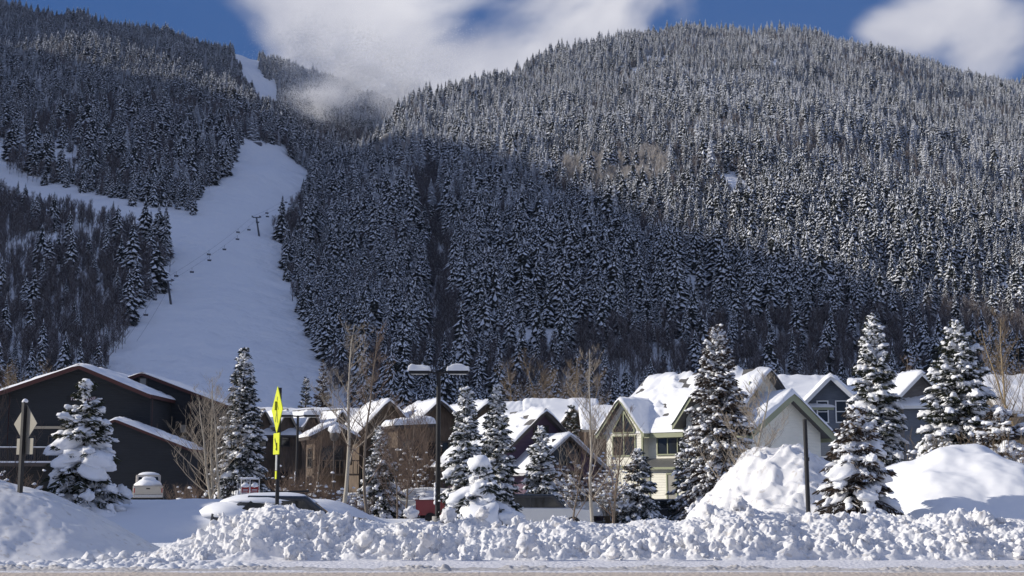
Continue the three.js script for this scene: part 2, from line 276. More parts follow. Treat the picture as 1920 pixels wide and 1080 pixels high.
{
  const R = rng(77);
  for (let d = 452; d < 3150;) {
    const step = 5.3 + d * 0.0009;
    for (let x = -d * 0.43; x < d * 0.43; x += step) {
      const X = x + (R() - 0.5) * step * 0.9, Z = -d - (R() - 0.5) * step * 0.9, h = mountain(X, Z);
      if (h < 2) continue;
      const [px, py] = toPix(X, h, Z);
      if (px < -60 || px > 1980 || py < -30) continue;
      const wob = 7 * N3(X * 0.03, Z * 0.03, 2), wob2 = 7 * N3(X * 0.03 + 40, Z * 0.03, 2);
      if (CLEARINGS.some(c => inside(c, px + wob, py + wob2)) && d < 2400) continue;
      let share = 0.10 + 0.25 * smooth(0.05, 0.25, fbm(X * 0.006, 1.5, Z * 0.004, 3));
      for (const [o, s] of ASPEN_ZONES) if (inside(o, px + 2 * wob, py + 2 * wob2)) share = s;
      if (R() > 0.94 || (R() < 0.85 && fbm(X * 0.013 + 5, 8.8, Z * 0.006, 3) > 0.26)) continue;
      const aspen = R() < (share > 1 ? 0.88 : share), rimedSun = R() < mix(0.66, 0.85, smooth(1400, 2000, d)) * smooth(720, 1150, d + 220 * N3(X * 0.004, 3.3, Z * 0.004)) * mix(0.22, 1, smooth(620, 800, px));  // whitened kinds favour the right slope, so its sunshine is partly painted in
      const pale = share > 1; if (aspen) for (let e = 0; e < (pale ? 5 : 2); e++) { const ax = X + (R() - 0.5) * step, az = Z + (R() - 0.5) * step; forestSpots.push({ x: ax, y: mountain(ax, az) - 0.5, z: az, tall: 7 + 6 * R(), aspen, kind: pale ? 3 : Math.floor(R() * 3), turn: R() * 6.283, px, py, size: 0, wide: 0.9 + 0.5 * R() }); }
      const stand = 0.8 + 0.45 * smooth(-0.2, 0.25, fbm(X * 0.01 + 7, 4.5, Z * 0.008, 3)), tall = aspen ? 9 + 6 * R() : (11 + 16 * Math.pow(R(), 1.5)) * stand * mix(1.0, 0.9, smooth(1200, 2300, d));
      forestSpots.push({ x: X, y: h - 0.4, z: Z, tall, aspen, kind: aspen ? (pale ? 3 : Math.floor(R() * 3)) : rimedSun ? 5 + Math.floor(R() * 4) : Math.floor(R() * 5), turn: R() * 6.283, px, py, size: tall / d, wide: aspen ? 0.9 + 0.4 * R() : 0.95 + 0.5 * R() });
    }
    d += step;
  }
}
{
  // the spruces that show largest stand as trees of their own; the wood behind them is one mass
  const R = rng(5), spruces = forestSpots.filter(s => !s.aspen).sort((a, b) => b.size - a.size), own = new Set(spruces.slice(0, 280));
  const parts = spruceKinds.map(g => { // split into trunk, crown and snow by colour
    const c = g.attributes.color.array, idx = g.index.array, lists = { trunk: [], crown: [] };
    for (let i = 0; i < idx.length; i += 3) { const k = idx[i] * 3; lists[Math.abs(c[k] - 0.06) < 1e-4 ? 'trunk' : 'crown'].push(idx[i], idx[i + 1], idx[i + 2]); }
    return Object.entries(lists).map(([name, l]) => { const h = g.clone(); h.setIndex(l); return [name, compact(h)]; });
  });
  function compact(g) { const ix = g.index.array, map = new Map(), out = new THREE.BufferGeometry(), n = {}; for (const a of Object.keys(g.attributes)) n[a] = []; const idx = [];
    for (const k of ix) { if (!map.has(k)) { map.set(k, map.size); for (const [a, q] of Object.entries(g.attributes)) for (let e = 0; e < q.itemSize; e++) n[a].push(q.array[k * q.itemSize + e]); } idx.push(map.get(k)); }
    for (const [a, q] of Object.entries(g.attributes)) out.setAttribute(a, new THREE.Float32BufferAttribute(n[a], q.itemSize)); out.setIndex(idx); return out; }
  for (const s of own) {
    const g = group('mountain_spruce', s.x, s.y, s.z, s.turn); g.scale.set(s.tall * s.wide, s.tall, s.tall * s.wide);
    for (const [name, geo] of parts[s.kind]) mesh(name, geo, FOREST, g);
    const run = s.px < 640 && s.py < 560;
    tag(g, s.px < 330 ? 'snow-dusted spruce among bare aspens on the slope left of the ski run' : 'snow-dusted spruce on the shaded lower mountainside right of the ski run', 'spruce tree', s.px < 330 ? 'spruces left of the ski run' : 'spruces on the lower mountainside');
  }
  // spruces standing alone along the side clearing
  const R2 = rng(91);
  for (const [px, base, top] of [[125, 352, 303], [155, 362, 305], [171, 361, 316], [201, 366, 312], [248, 386, 325], [287, 389, 318], [333, 393, 350], [362, 403, 334], [92, 376, 358], [106, 379, 360], [119, 380, 364], [212, 402, 372], [350, 396, 352], [300, 386, 350]]) {
    let q = null; for (let d = 600; d < 1500 && !q; d += 2) { const p = at(px, base, d); if (mountain(p.x, p.z) >= p.y) q = p; }
    if (!q) continue;
    const tall = (base - top) / FOCAL * -q.z, g = group('mountain_spruce', q.x, q.y - 0.5, q.z, R2() * 6); g.scale.set(tall * 0.95, tall, tall * 0.95);
    for (const [name, geo] of parts[Math.floor(R2() * 3)]) mesh(name, geo, FOREST, g);
    tag(g, 'lone dark spruce standing along the white side clearing', 'spruce tree', 'lone spruces on the side clearing');
  }
  const M4 = new THREE.Matrix4(), Q = new THREE.Quaternion(), UP = V(0, 1, 0);
  const scatter = (name, geo, list, label, category) => {
    const im = new THREE.InstancedMesh(geo, FOREST, list.length); im.name = numbered(name); im.castShadow = im.receiveShadow = true;
    list.forEach((s, i) => im.setMatrixAt(i, M4.compose(V(s.x, s.y, s.z), Q.setFromAxisAngle(UP, s.turn), V(s.tall * s.wide, s.tall, s.tall * s.wide))));
    tag(im, label, category, null, 'stuff'); scene.add(im);
  };
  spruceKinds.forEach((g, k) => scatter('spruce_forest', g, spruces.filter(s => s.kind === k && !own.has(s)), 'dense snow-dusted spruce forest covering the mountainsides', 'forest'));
  aspenKinds.forEach((g, k) => scatter('aspen_woods', g, forestSpots.filter(s => s.aspen && s.kind === k), k === 3 ? 'pale tan bands of sunlit leafless aspens across the mountainside' : 'leafless grey-brown aspen woods among the spruces on the mountainside', 'woods'));
  console.log('forest', forestSpots.length, 'spruces', spruces.length);
}
// ---------------------------------------------------------------- mist hanging in the saddle: a drift of countless fine white flakes, dense in the middle and thinning outwards
{
  const R = rng(404), gauss = () => (R() + R() + R() + R() - 2) * 1.73;
  const drift = (label, blobs, seed) => {
    const spots = [];
    for (const [px, py, d, rx, ry, rz, n] of blobs) { const c = at(px, py, d); for (let k = 0; k < n; k++) { const x = gauss(), y = gauss(), z = gauss(), p = V(c.x + x * rx, c.y + y * ry + 0.12 * x * ry, c.z + z * rz); if (fbm(p.x * 0.022 + seed, p.y * 0.03, p.z * 0.022, 4) > 0.24 * R() - 0.10) spots.push(p); } }
    const im = new THREE.InstancedMesh(new THREE.OctahedronGeometry(1, 0), mat(0.95, 0.95, 0.96, 1), spots.length), M = new THREE.Matrix4(); im.name = numbered('mist_cloud'); im.castShadow = im.receiveShadow = true;
    spots.forEach((p, i) => { const s = 0.18 + 0.14 * R(); im.setMatrixAt(i, M.makeScale(s, s, s).setPosition(p)); });
    tag(im, label, 'cloud', null, 'stuff'); scene.add(im);
  };
  drift('white mist spilling through the saddle between the mountains', [[700, 150, 1700, 52, 26, 45, 150000], [640, 130, 1750, 40, 26, 45, 90000], [745, 170, 1640, 20, 14, 25, 60000], [590, 105, 1850, 34, 24, 40, 50000], [602, 192, 1560, 20, 11, 22, 60000]], 3.3);
}
scene.fog = new THREE.FogExp2(new THREE.Color().setRGB(0.62, 0.74, 1.0), 0.00003);
// ---------------------------------------------------------------- road and snow round the car park
const packed = texture(1024, (u, v) => { // packed road snow: grey-white, scraped along the road, with grit
  const streak = N3(u * 3, v * 90, 3.3) * 0.5 + N3(u * 6 + 4, v * 210, 8.1) * 0.5, g = loopNoise(u, v, 60, 2, 3), speck = hash3(Math.floor(u * 1024), Math.floor(v * 1024), 3) > 0.985 ? -0.12 : 0;
  const k = 0.77 + 0.09 * streak + 0.18 * g + speck; return [k * 0.98, k * 0.97, k];
}, [1 / 8, 1 / 8]);
const ROAD = new THREE.MeshStandardMaterial({ map: packed, roughness: 0.8, bumpMap: snowGrain, bumpScale: 0.03 });
const dirtyTex = texture(512, (u, v) => { const g = loopNoise(u, v, 30, 7, 4), s = hash3(Math.floor(u * 512), Math.floor(v * 512), 9) > 0.96 ? -0.25 : 0, k = clamp(0.5 + 0.7 * g + s); return [mix(0.34, 0.66, k), mix(0.31, 0.65, k), mix(0.28, 0.65, k)]; }, [0.5, 0.5]);
const SLUSH = new THREE.MeshStandardMaterial({ map: dirtyTex, roughness: 0.85 });
const tanTex = texture(512, (u, v) => { const g = loopNoise(u, v, 40, 11, 4), st = N3(u * 3, v * 60, 1.2), k = clamp(0.5 + 0.8 * g + 0.25 * st); return [mix(0.46, 0.68, k), mix(0.38, 0.60, k), mix(0.30, 0.52, k)]; }, [0.4, 0.4]);
const SANDED = new THREE.MeshStandardMaterial({ map: tanTex, roughness: 0.9, bumpMap: snowGrain, bumpScale: 0.03 });
const bankTex = texture(512, (u, v) => { const g = loopNoise(u, v, 10, 13, 4), s = smooth(0.12, 0.4, loopNoise(u, v, 34, 5, 4)); const k = 0.77 + 0.10 * g; return [mix(k, 0.52, s * 0.6), mix(k, 0.48, s * 0.6), mix(k + 0.01, 0.43, s * 0.6)]; }, [0.22, 0.3]);
const BANK = new THREE.MeshStandardMaterial({ map: bankTex, roughness: 0.8 });
{
  const flat = (name, z0, z1, y, m, amp = 0.012, x0 = -40, x1 = 40) => { const o = mesh(name, new Mesher().grid(240, 40, (u, v) => { const x = mix(x0, x1, u), z = mix(z0, z1, v); return [x, y + amp * fbm(x * 1.2, z * 3, 4, 3), z, x, z]; }).geo(), m); return structure(o); };
  flat('road', 6, -34, 0.02, ROAD);
  flat('sanded_lane', 6, -24.75, 0.036, SANDED, 0.02);
}
// rumpled sheet of snow over x0..x1, z0..z1 whose height is f(x, z); sinks under the ground at its rim
function snowSheet(name, x0, x1, z0, z1, cell, f, m = SNOW) {
  const nx = Math.round((x1 - x0) / cell), nz = Math.round(Math.abs(z1 - z0) / cell);
  return mesh(name, new Mesher().grid(nx, nz, (u, v) => { const x = mix(x0, x1, u), z = mix(z0, z1, v); return [x, f(x, z), z, x, z]; }).geo(), m);
}
const hump = (x, z, cx, cz, rx, rz, h, p = 2) => { const q = Math.hypot((x - cx) / rx, (z - cz) / rz); return q >= 1 ? 0 : h * Math.pow(Math.cos(q * Math.PI / 2), p === 2 ? 1.6 : p); };
// the car park lies a little lower than the road
const lot = (x, z) => -0.65 * smooth(38, 60, -z) * smooth(-13, -6, x);
// the car park: trodden and drifted snow
structure(snowSheet('car_park_snow', -60, 60, -33.6, -190, 0.5, (x, z) => lot(x, z) + 0.05 + 0.10 * fbm(x * 0.25, 2, z * 0.25, 4) + 0.05 * fbm(x * 1.3, 7, z * 1.3, 3)));

// the ploughed bank along the road
const BANK_TOP = [[-9.6, 0.0], [-8.0, 0.02], [-7.3, 0.34], [-6.6, 0.78], [-5.9, 1.16], [-5.1, 1.30], [-4.4, 1.12], [-3.6, 0.84], [-2, 0.82], [0, 0.78], [1.6, 0.76], [3.2, 0.84], [4.2, 1.0], [5.2, 1.18], [6.2, 1.06], [7.4, 0.98], [9, 0.98], [11, 1.0], [14, 1.0], [18, 1.05]];
function bankPoint(u, v) { // u along the road in metres, v 0..1 from the road edge over the crest to the back
  const toe = -28.75 + 0.25 * N3(u * 0.5, 1, 5) + 0.1 * N3(u * 2, 3, 5) , H = 0.84 * table(BANK_TOP, u) * (1 + 0.10 * N3(u * 0.8, 9, 1) + 0.08 * N3(u * 2.3, 4, 1)), deep = smooth(-9.8, -6, u);
  let z, y;
  if (v < 0.58) { const t = v / 0.58; z = toe - t * mix(0.5, 1.55, deep) - 0.25 * deep * t * t; y = H * (0.06 + 0.94 * Math.pow(Math.sin(t * Math.PI / 2), 0.95)) - 0.08 * (1 - t); }
  else { const t = (v - 0.58) / 0.42; z = toe - mix(0.5, 1.80, deep) - t * mix(0.6, 3.0, deep); y = H * Math.cos(t * Math.PI / 2 * 1.08); }
  return [u, y, z];
}
function bankSurface(u, v) {
  const e = 0.02, a = bankPoint(u, v), b = bankPoint(u + e, v), c = bankPoint(u, Math.min(1, v + 0.01)), d = bankPoint(u, Math.max(0, v - 0.01));
  const ux = b[0] - a[0], uy = b[1] - a[1], uz = b[2] - a[2], wx = c[0] - d[0], wy = c[1] - d[1], wz = c[2] - d[2];
  let n = [uy * wz - uz * wy, uz * wx - ux * wz, ux * wy - uy * wx]; const l = Math.hypot(...n) || 1; n = n.map(q => q / l);
  const low = smooth(0.55, 0.1, v), k = smooth(0.02, 0.10, v) * smooth(-9.7, -8, u);
  const rough = 0.10 + 0.90 * Math.max(smooth(-0.06, 0.10, fbm(u * 0.55, 3.1, a[1] * 1.4 + 2, 3)), low * 0.9);   // scraped smooth in places
  let h = k * (0.26 * (clods(a[0], a[1], a[2], 0.9) - 0.3) * mix(1, 0.6, low) + rough * 0.75 * (clods(a[0] + 9, a[1], a[2], 0.27, true) - 0.045) + rough * 1.15 * (clods(a[0], a[1] + 5, a[2], 0.12, true) - 0.018) + 0.85 * (clods(a[0] + 3, a[1], a[2], 0.065, true) - 0.008) + rough * (0.22 * (Math.abs(N3(a[0] * 2.1, a[1] * 2.1, a[2] * 2.1)) - 0.2) - 0.09 * Math.abs(N3(a[0] * 6, a[1] * 6, a[2] * 6 + 9))));
  h += 0.05 * fbm(a[0] * 5, a[1] * 5, a[2] * 5, 3);
  return [a[0] + n[0] * h, a[1] + n[1] * h, a[2] + n[2] * h, u, a[1] * 1.3 + v * 3];
}
const bank = mesh('snow_bank', new Mesher().grid(1150, 210, (u, v) => bankSurface(mix(-9.7, 15.5, u), v)).geo(), BANK);
tag(bank, 'long lumpy bank of ploughed snow along the road edge', 'snow bank');
{ // clods that stick out of the bank
  const R = rng(31), kinds = [0, 1, 2, 3, 4, 5].map(k => new Mesher().blob(V(0, 0, 0), 1, 0.85, 0.9, { detail: 3, rough: 0.34, seed: k * 5 + 2, flat: 0.85, freq: 2.2 }).geo());
  for (let k = 0; k < 210; k++) {
    const u = mix(-9.2, 15.4, R()), v = Math.pow(R(), 1.4) * 0.62, p = bankSurface(u, v), s = 0.04 + 0.09 * Math.pow(R(), 2.4) + (R() < 0.05 ? 0.08 : 0);
    const c = mesh('snow_clod', kinds[k % 6], BANK, bank); c.position.set(p[0], Math.max(p[1], 0.02) + s * 0.15, p[2]); c.scale.set(s * (0.9 + 0.5 * R()), s * (0.8 + 0.4 * R()), s); c.rotation.set(R(), R() * 6, R());
  }
  for (let [px, py, s] of [[800, 1008, 0.26], [725, 1025, 0.2], [985, 1018, 0.27], [545, 1035, 0.22], [1230, 1020, 0.24], [1330, 962, 0.3], [1385, 948, 0.3], [905, 962, 0.2], [1520, 985, 0.3], [770, 962, 0.2], [1150, 1035, 0.2], [840, 968, 0.26]]) {
    const d = py > 1000 ? 28.6 : 30.4, p = at(px, py, d), c = mesh('snow_clod', kinds[(px + py) % 6], BANK, bank); c.position.copy(p); s *= 0.72; c.scale.set(s * 1.2, s, s); c.rotation.set(s * 9, px, s * 5);
  }
}
// slush ridge thrown up by the tyres, and broken snow on the left of the road
const ridge = mesh('slush_ridge', new Mesher().grid(1200, 56, (u, v) => {
  const x = mix(-13, 13.5, u), z = mix(-24.85, -26.75, v), mid = -25.75 + 0.28 * N3(x * 0.35, 2, 2) + 0.1 * N3(x * 1.7, 5, 2), wide = 0.42 + 0.2 * N3(x * 0.6, 8, 1), s = Math.exp(-Math.pow((z - mid) / wide, 2)), patchy = 0.35 + 0.65 * smooth(-0.1, 0.2, fbm(x * 0.9, 3, z * 1.4, 2));
  return [x, 0.008 + s * patchy * (0.035 + 0.6 * clods(x, 0, z, 0.13) * hash3(Math.floor(x * 6), 1, Math.floor(z * 6)) + 0.5 * clods(x, 3, z, 0.06)) - 0.03 * (1 - s) * smooth(0.1, 0, s), z, x, z];
}).geo(), SLUSH);
tag(ridge, 'low ridge of brown-grey slush between the tyre tracks on the road', 'slush ridge');
const rubble = mesh('broken_snow', new Mesher().grid(420, 90, (u, v) => {
  const x = mix(-11.2, -4.6, u), z = mix(-25.6, -28.0, v), e = Math.max(0, Math.sin(u * Math.PI)) ** 0.5 * Math.max(0, Math.sin(v * Math.PI)) ** 0.6;
  return [x, -0.03 + e * (0.05 + 0.05 * N3(x, 1, z) + 0.7 * (clods(x, 0, z, 0.3) - 0.06) + 0.6 * (clods(x, 2, z, 0.12) - 0.02)), z, x, z];
}).geo(), BANK);
tag(rubble, 'broken lumps of snow spilled on the road beside the drive entrance', 'broken snow');
{ const R = rng(8); for (const [px, py, s] of [[172, 1056, 0.15], [200, 1055, 0.14], [238, 1054, 0.17], [262, 1057, 0.12], [215, 1060, 0.06], [300, 1058, 0.10], [330, 1052, 0.12], [130, 1062, 0.05]]) { const d = 27.4, c = mesh('snow_clod', new Mesher().blob(V(0, 0, 0), 1, 0.9, 0.95, { detail: 2, rough: 0.3, seed: px, flat: 0.8, freq: 1.7 }).geo(), BANK, rubble); c.position.set(xAt(px, d), s * 0.6, -d); c.scale.set(s, s * 1.05, s); } }

// mounds and piles
const mound = snowSheet('snow_mound', -17.5, -6.6, -27.4, -37, 0.055, (x, z) => {
  const h = hump(x, z, -12.1, -31.6, 4.6, 3.9, 1.72) + hump(x, z, -15.5, -31, 4, 3.5, 0.9), k = smooth(0.02, 0.4, h);
  return h - 0.10 + k * (0.16 * fbm(x * 0.8, 3, z * 0.8, 4) + 0.10 * smooth(0.0, 0.25, fbm(x * 0.6, 9, z * 0.6, 2)) * clods(x, h, z, 0.3) + 0.03 * fbm(x * 5, 3, z * 5, 3));
}, BANK);
tag(mound, 'tall smooth-sided snow mound around the back-turned road sign', 'snow mound');
const berm = snowSheet('snow_berm', -19, -4.2, -35.4, -62, 0.12, (x, z) => {
  const d = -z, h = 0.98 * smooth(35.6, 46, d) * smooth(62, 54, d) * smooth(-19, -16, x) * smooth(-4.6, -7.5, x);
  return h - 0.06 + smooth(0.02, 0.3, h) * (0.13 * fbm(x * 0.5, 2, z * 0.4, 4) + 0.02 * fbm(x * 4, 6, z * 4, 3));
}, SNOW_PLAIN);
tag(berm, 'smooth shaded snow slope rising behind the drive entrance', 'snow berm');
const pile = snowSheet('snow_pile', 4.3, 13.2, -39, -52, 0.07, (x, z) => {
  const h = Math.max(hump(x, z, 9.1, -45.5, 3.4, 5.2, 3.15, 1.0), hump(x, z, 7.6, -44.5, 2.3, 4.5, 1.6, 1.2)), k = smooth(0.02, 0.5, h);
  return h - 0.1 + k * (0.55 * fbm(x * 0.6, 3, z * 0.6, 4) - 0.45 * Math.abs(N3(x * 0.9, h * 0.9, z * 0.9 + 3)) + 0.22 * (clods(x, h, z, 0.55) - 0.2) - 0.25 * Math.abs(N3(x * 2.3, h * 2.3, z * 2.3)) + 0.35 * (clods(x, h, z, 0.22) - 0.07) * smooth(-0.1, 0.15, N3(x * 0.7, 5, z * 0.7)) + 0.3 * (clods(x, h, z, 0.11) - 0.03));
}, BANK);
tag(pile, 'steep lumpy pile of dumped snow before the cream gabled house', 'snow pile');
const smoothPile = snowSheet('snow_pile', 10.5, 24, -36, -53, 0.08, (x, z) => {
  const h = hump(x, z, 13.9, -44, 3.6, 6.5, 2.45, 1.15) + hump(x, z, 17.4, -43.5, 4.6, 6, 1.2, 1.3) + hump(x, z, 15.2, -40.2, 2.0, 2.6, 0.5) + hump(x, z, 12.6, -40.5, 1.6, 2.4, 0.55) + hump(x, z, 17.4, -39.6, 1.8, 2.2, 0.45) + hump(x, z, 12.0, -46, 2, 4, 0.5), k = smooth(0.02, 0.5, h);
  return h - 0.12 + k * (0.42 * fbm(x * 0.55, 8, z * 0.45, 3) + 0.06 * fbm(x * 2, 3, z * 2, 3) + 0.012 * fbm(x * 9, 1, z * 9, 2) + 0.12 * smooth(15.6, 18, x) * (clods(x, h, z, 0.35) - 0.1));
}, SNOW_PLAIN);
tag(smoothPile, 'big smooth wind-rounded snow pile below the two tall spruces', 'snow pile');
// ---------------------------------------------------------------- houses
const sidingBump = texture(128, (u, v) => { const k = v < 0.12 ? v / 0.12 * 0.3 : 0.3 + 0.7 * (1 - v); return [k, k, k]; }, [1, 1 / 0.17], false);
const boardBump = texture(128, (u, v) => { const k = Math.min(1, Math.min(u, 1 - u) * 12); return [k, k, k]; }, [1 / 0.22, 1], false);
function grainTex(r, g, b, amount, along) { return texture(256, (u, v) => { const n = along === 'x' ? N3(u * 4, v * 50, 3) + N3(u * 9, v * 120, 7) * 0.6 : N3(u * 50, v * 4, 3) + N3(u * 120, v * 9, 7) * 0.6, q = loopNoise(u, v, 5, 3, 3), k = 1 + amount * (n * 0.6 + q); return [r * k, g * k, b * k]; }, [0.3, 0.3]); }
const siding = (r, g, b, amount = 0.25) => new THREE.MeshStandardMaterial({ map: grainTex(r, g, b, amount, 'x'), roughness: 0.8, bumpMap: sidingBump, bumpScale: 0.025 });
const SLATE = siding(0.017, 0.020, 0.025), CREAM = siding(0.83, 0.81, 0.70, 0.06), BLUEGREY = siding(0.13, 0.15, 0.18), PURPLE = siding(0.115, 0.075, 0.115), GREYHOUSE = siding(0.16, 0.15, 0.14);
const TIMBER = new THREE.MeshStandardMaterial({ map: grainTex(0.125, 0.092, 0.066, 0.6, 'y'), roughness: 0.85, bumpMap: boardBump, bumpScale: 0.02 });
const RED_TRIM = mat(0.070, 0.020, 0.017, 0.65), GREEN_TRIM = mat(0.29, 0.31, 0.20, 0.6), WHITE_TRIM = mat(0.76, 0.76, 0.74, 0.55), DARK_TRIM = mat(0.06, 0.05, 0.045, 0.7), TAN_TRIM = mat(0.42, 0.36, 0.27, 0.7), ROOF_SKIN = mat(0.10, 0.095, 0.09, 0.7);
const ribTex = texture(128, (u, v) => { const k = Math.abs(((u * 4) % 1) - 0.5) < 0.12 ? 1 : 0.2; return [k, k, k]; }, [1, 1], false);
const METAL_ROOF = new THREE.MeshStandardMaterial({ color: rgb(0.20, 0.20, 0.20), roughness: 0.45, metalness: 0.5, bumpMap: ribTex, bumpScale: 0.03 });
const GLASS = new THREE.MeshPhysicalMaterial({ color: rgb(0.02, 0.024, 0.028), roughness: 0.06, metalness: 0, specularIntensity: 1 });
const CURTAIN = mat(0.32, 0.31, 0.28, 0.9);
const mAt = (x, y, z, turn = 0) => new THREE.Matrix4().makeRotationY(turn).setPosition(x, y, z);

// A volume under a roof whose cross-section follows pts (from left to right, eave to eave), running l metres back from z = 0
function roofed(g, M, { pts, l, base = -1.3, wall, trim, over = 0.45, end = 0.5, thick = 0.18, snow = 0.32, seed = 1, barge = 0.28, bare = 0, inner = true }) {
  const n = pts.length, yAt = x => table(pts, x), x0 = pts[0][0] + over, x1 = pts[n - 1][0] - over;
  const top = [[x0, yAt(x0)], ...pts.slice(1, -1), [x1, yAt(x1)]].map(([x, y]) => [x, y - thick - 0.01]);
  const w = new Mesher(), front = [V(x0, base, 0), V(x1, base, 0), ...top.slice().reverse().map(([x, y]) => V(x, y, 0))], back = front.map(q => V(q.x, q.y, -l)).reverse();
  // front and back as strips so that hollow outlines stay right
  for (let k = 1; k < top.length; k++) { const [a, ya] = top[k - 1], [b, yb] = top[k]; w.poly([V(a, base, 0), V(b, base, 0), V(b, yb, 0), V(a, ya, 0)]); w.poly([V(b, base, -l), V(a, base, -l), V(a, ya, -l), V(b, yb, -l)]); }
  w.poly([V(x0, base, -l), V(x0, base, 0), V(x0, top[0][1], 0), V(x0, top[0][1], -l)]); w.poly([V(x1, base, 0), V(x1, base, -l), V(x1, top[n - 1][1], -l), V(x1, top[n - 1][1], 0)]);
  mesh('wall', w.geo().applyMatrix4(M), wall, g);
  const r = new Mesher();
  for (let k = 1; k < n; k++) { const [a, ya] = pts[k - 1], [b, yb] = pts[k], z = [end, -l - end];
    r.poly([V(a, ya, z[0]), V(b, yb, z[0]), V(b, yb, z[1]), V(a, ya, z[1])]); r.poly([V(b, yb - thick, z[0]), V(a, ya - thick, z[0]), V(a, ya - thick, z[1]), V(b, yb - thick, z[1])]);
    r.poly([V(a, ya - thick, z[0]), V(b, yb - thick, z[0]), V(b, yb, z[0]), V(a, ya, z[0])]); r.poly([V(b, yb - thick, z[1]), V(a, ya - thick, z[1]), V(a, ya, z[1]), V(b, yb, z[1])]); }
  r.poly([V(pts[0][0], pts[0][1] - thick, -l - end), V(pts[0][0], pts[0][1] - thick, end), V(pts[0][0], pts[0][1], end), V(pts[0][0], pts[0][1], -l - end)]);
  const e = pts[n - 1]; r.poly([V(e[0], e[1] - thick, end), V(e[0], e[1] - thick, -l - end), V(e[0], e[1], -l - end), V(e[0], e[1], end)]);
  const roof = mesh('roof', r.geo().applyMatrix4(M), ROOF_SKIN, g);
  for (let k = 1; k < n; k++) { const a = pts[k - 1], b = pts[k], B = new Mesher(), z = end + 0.035, q = [V(a[0], a[1] - barge, z), V(b[0], b[1] - barge, z), V(b[0], b[1] + 0.01, z), V(a[0], a[1] + 0.01, z)];
    B.poly(q); B.poly(q.map(p => V(p.x, p.y, z - 0.03)).reverse()); B.poly([V(a[0], a[1] - barge, z - 0.03), V(b[0], b[1] - barge, z - 0.03), V(b[0], b[1] - barge, z), V(a[0], a[1] - barge, z)]); mesh('bargeboard', B.geo().applyMatrix4(M), trim, roof); }
  for (const [q, s] of [[pts[0], -1], [e, 1]]) mesh('eave_board', new Mesher().box(q[0] + (s < 0 ? -0.04 : 0.005), q[0] + (s < 0 ? -0.005 : 0.04), q[1] - barge * 0.8, q[1] + 0.01, -l - end, end).geo().applyMatrix4(M), trim, roof);
  if (snow > 0) {
    const len = [0]; for (let k = 1; k < n; k++) len.push(len[k - 1] + Math.hypot(pts[k][0] - pts[k - 1][0], pts[k][1] - pts[k - 1][1]));
    const L = len[n - 1], ax = pts[0][0] - 0.10, bx = e[0] + 0.10, edge = q => Math.pow(Math.max(0, 1 - Math.pow(Math.abs(2 * q - 1), 14)), 0.5), spread = q => 0.5 - 0.5 * Math.sign(0.5 - q) * Math.pow(Math.abs(1 - 2 * q), 0.55);
    const apex = Math.max(...pts.map(p => p[1]));
    const S = new Mesher().grid(bare ? 120 : 64, bare ? 90 : 48, (u, v) => {
      const s = spread(u), t = spread(v), x = mix(ax, bx, s), z = mix(end + 0.12, -l - end - 0.12, t), k = edge(s) * edge(t);
      const soft = 0.25, y = (yAt(x - soft) + 2 * yAt(x) + yAt(x + soft)) / 4;
      let th = snow * (0.85 + 0.9 * fbm(x * 0.5 + seed * 7, seed, z * 0.5, 3) + 0.5 * fbm(x * 2 + seed, 3, z * 2, 3));
      if (bare) { const q = fbm(x * 0.9 + seed * 3.3, 2.2 + seed, z * 0.45, 3); th *= 1 - smooth(0.06, 0.26, q * bare); }
      return [x, y + k * Math.max(0.0, th) - 0.02 + (k > 0 ? 0 : -0.02), z, x, z];
    }).geo().applyMatrix4(M);
    mesh('roof_snow', S, SNOW_PLAIN, roof);
  }
  return roof;
}
// a window on the plane z = 0 of M, facing +z, its lower left corner at (x, y)
function windowAt(g, M, x, y, w, h, { cols = 2, rows = 1, trim = WHITE_TRIM, pane = GLASS, f = 0.09 } = {}) {
  const m = new Mesher(), d = 0.07;
  m.box(x - f, x + w + f, y + h, y + h + f, 0.003, d).box(x - f, x + w + f, y - f, y, 0.003, d + 0.03).box(x - f, x, y, y + h, 0.003, d).box(x + w, x + w + f, y, y + h, 0.003, d);
  for (let k = 1; k < cols; k++) m.box(x + w * k / cols - 0.035, x + w * k / cols + 0.035, y, y + h, 0.012, d - 0.01);
  for (let k = 1; k < rows; k++) m.box(x, x + w, y + h * k / rows - 0.03, y + h * k / rows + 0.03, 0.014, d - 0.014);
  const win = mesh('window', m.geo().applyMatrix4(M), trim, g);
  for (let i = 0; i < cols; i++) for (let j = 0; j < rows; j++) mesh('pane', new Mesher().box(x + w * i / cols + 0.01, x + w * (i + 1) / cols - 0.01, y + h * j / rows + 0.01, y + h * (j + 1) / rows - 0.01, 0.004, 0.02).geo().applyMatrix4(M), pane, win);
  return win;
}
const gableTri = (hw, eave, ridge) => [[-hw, eave], [0, ridge], [hw, eave]];

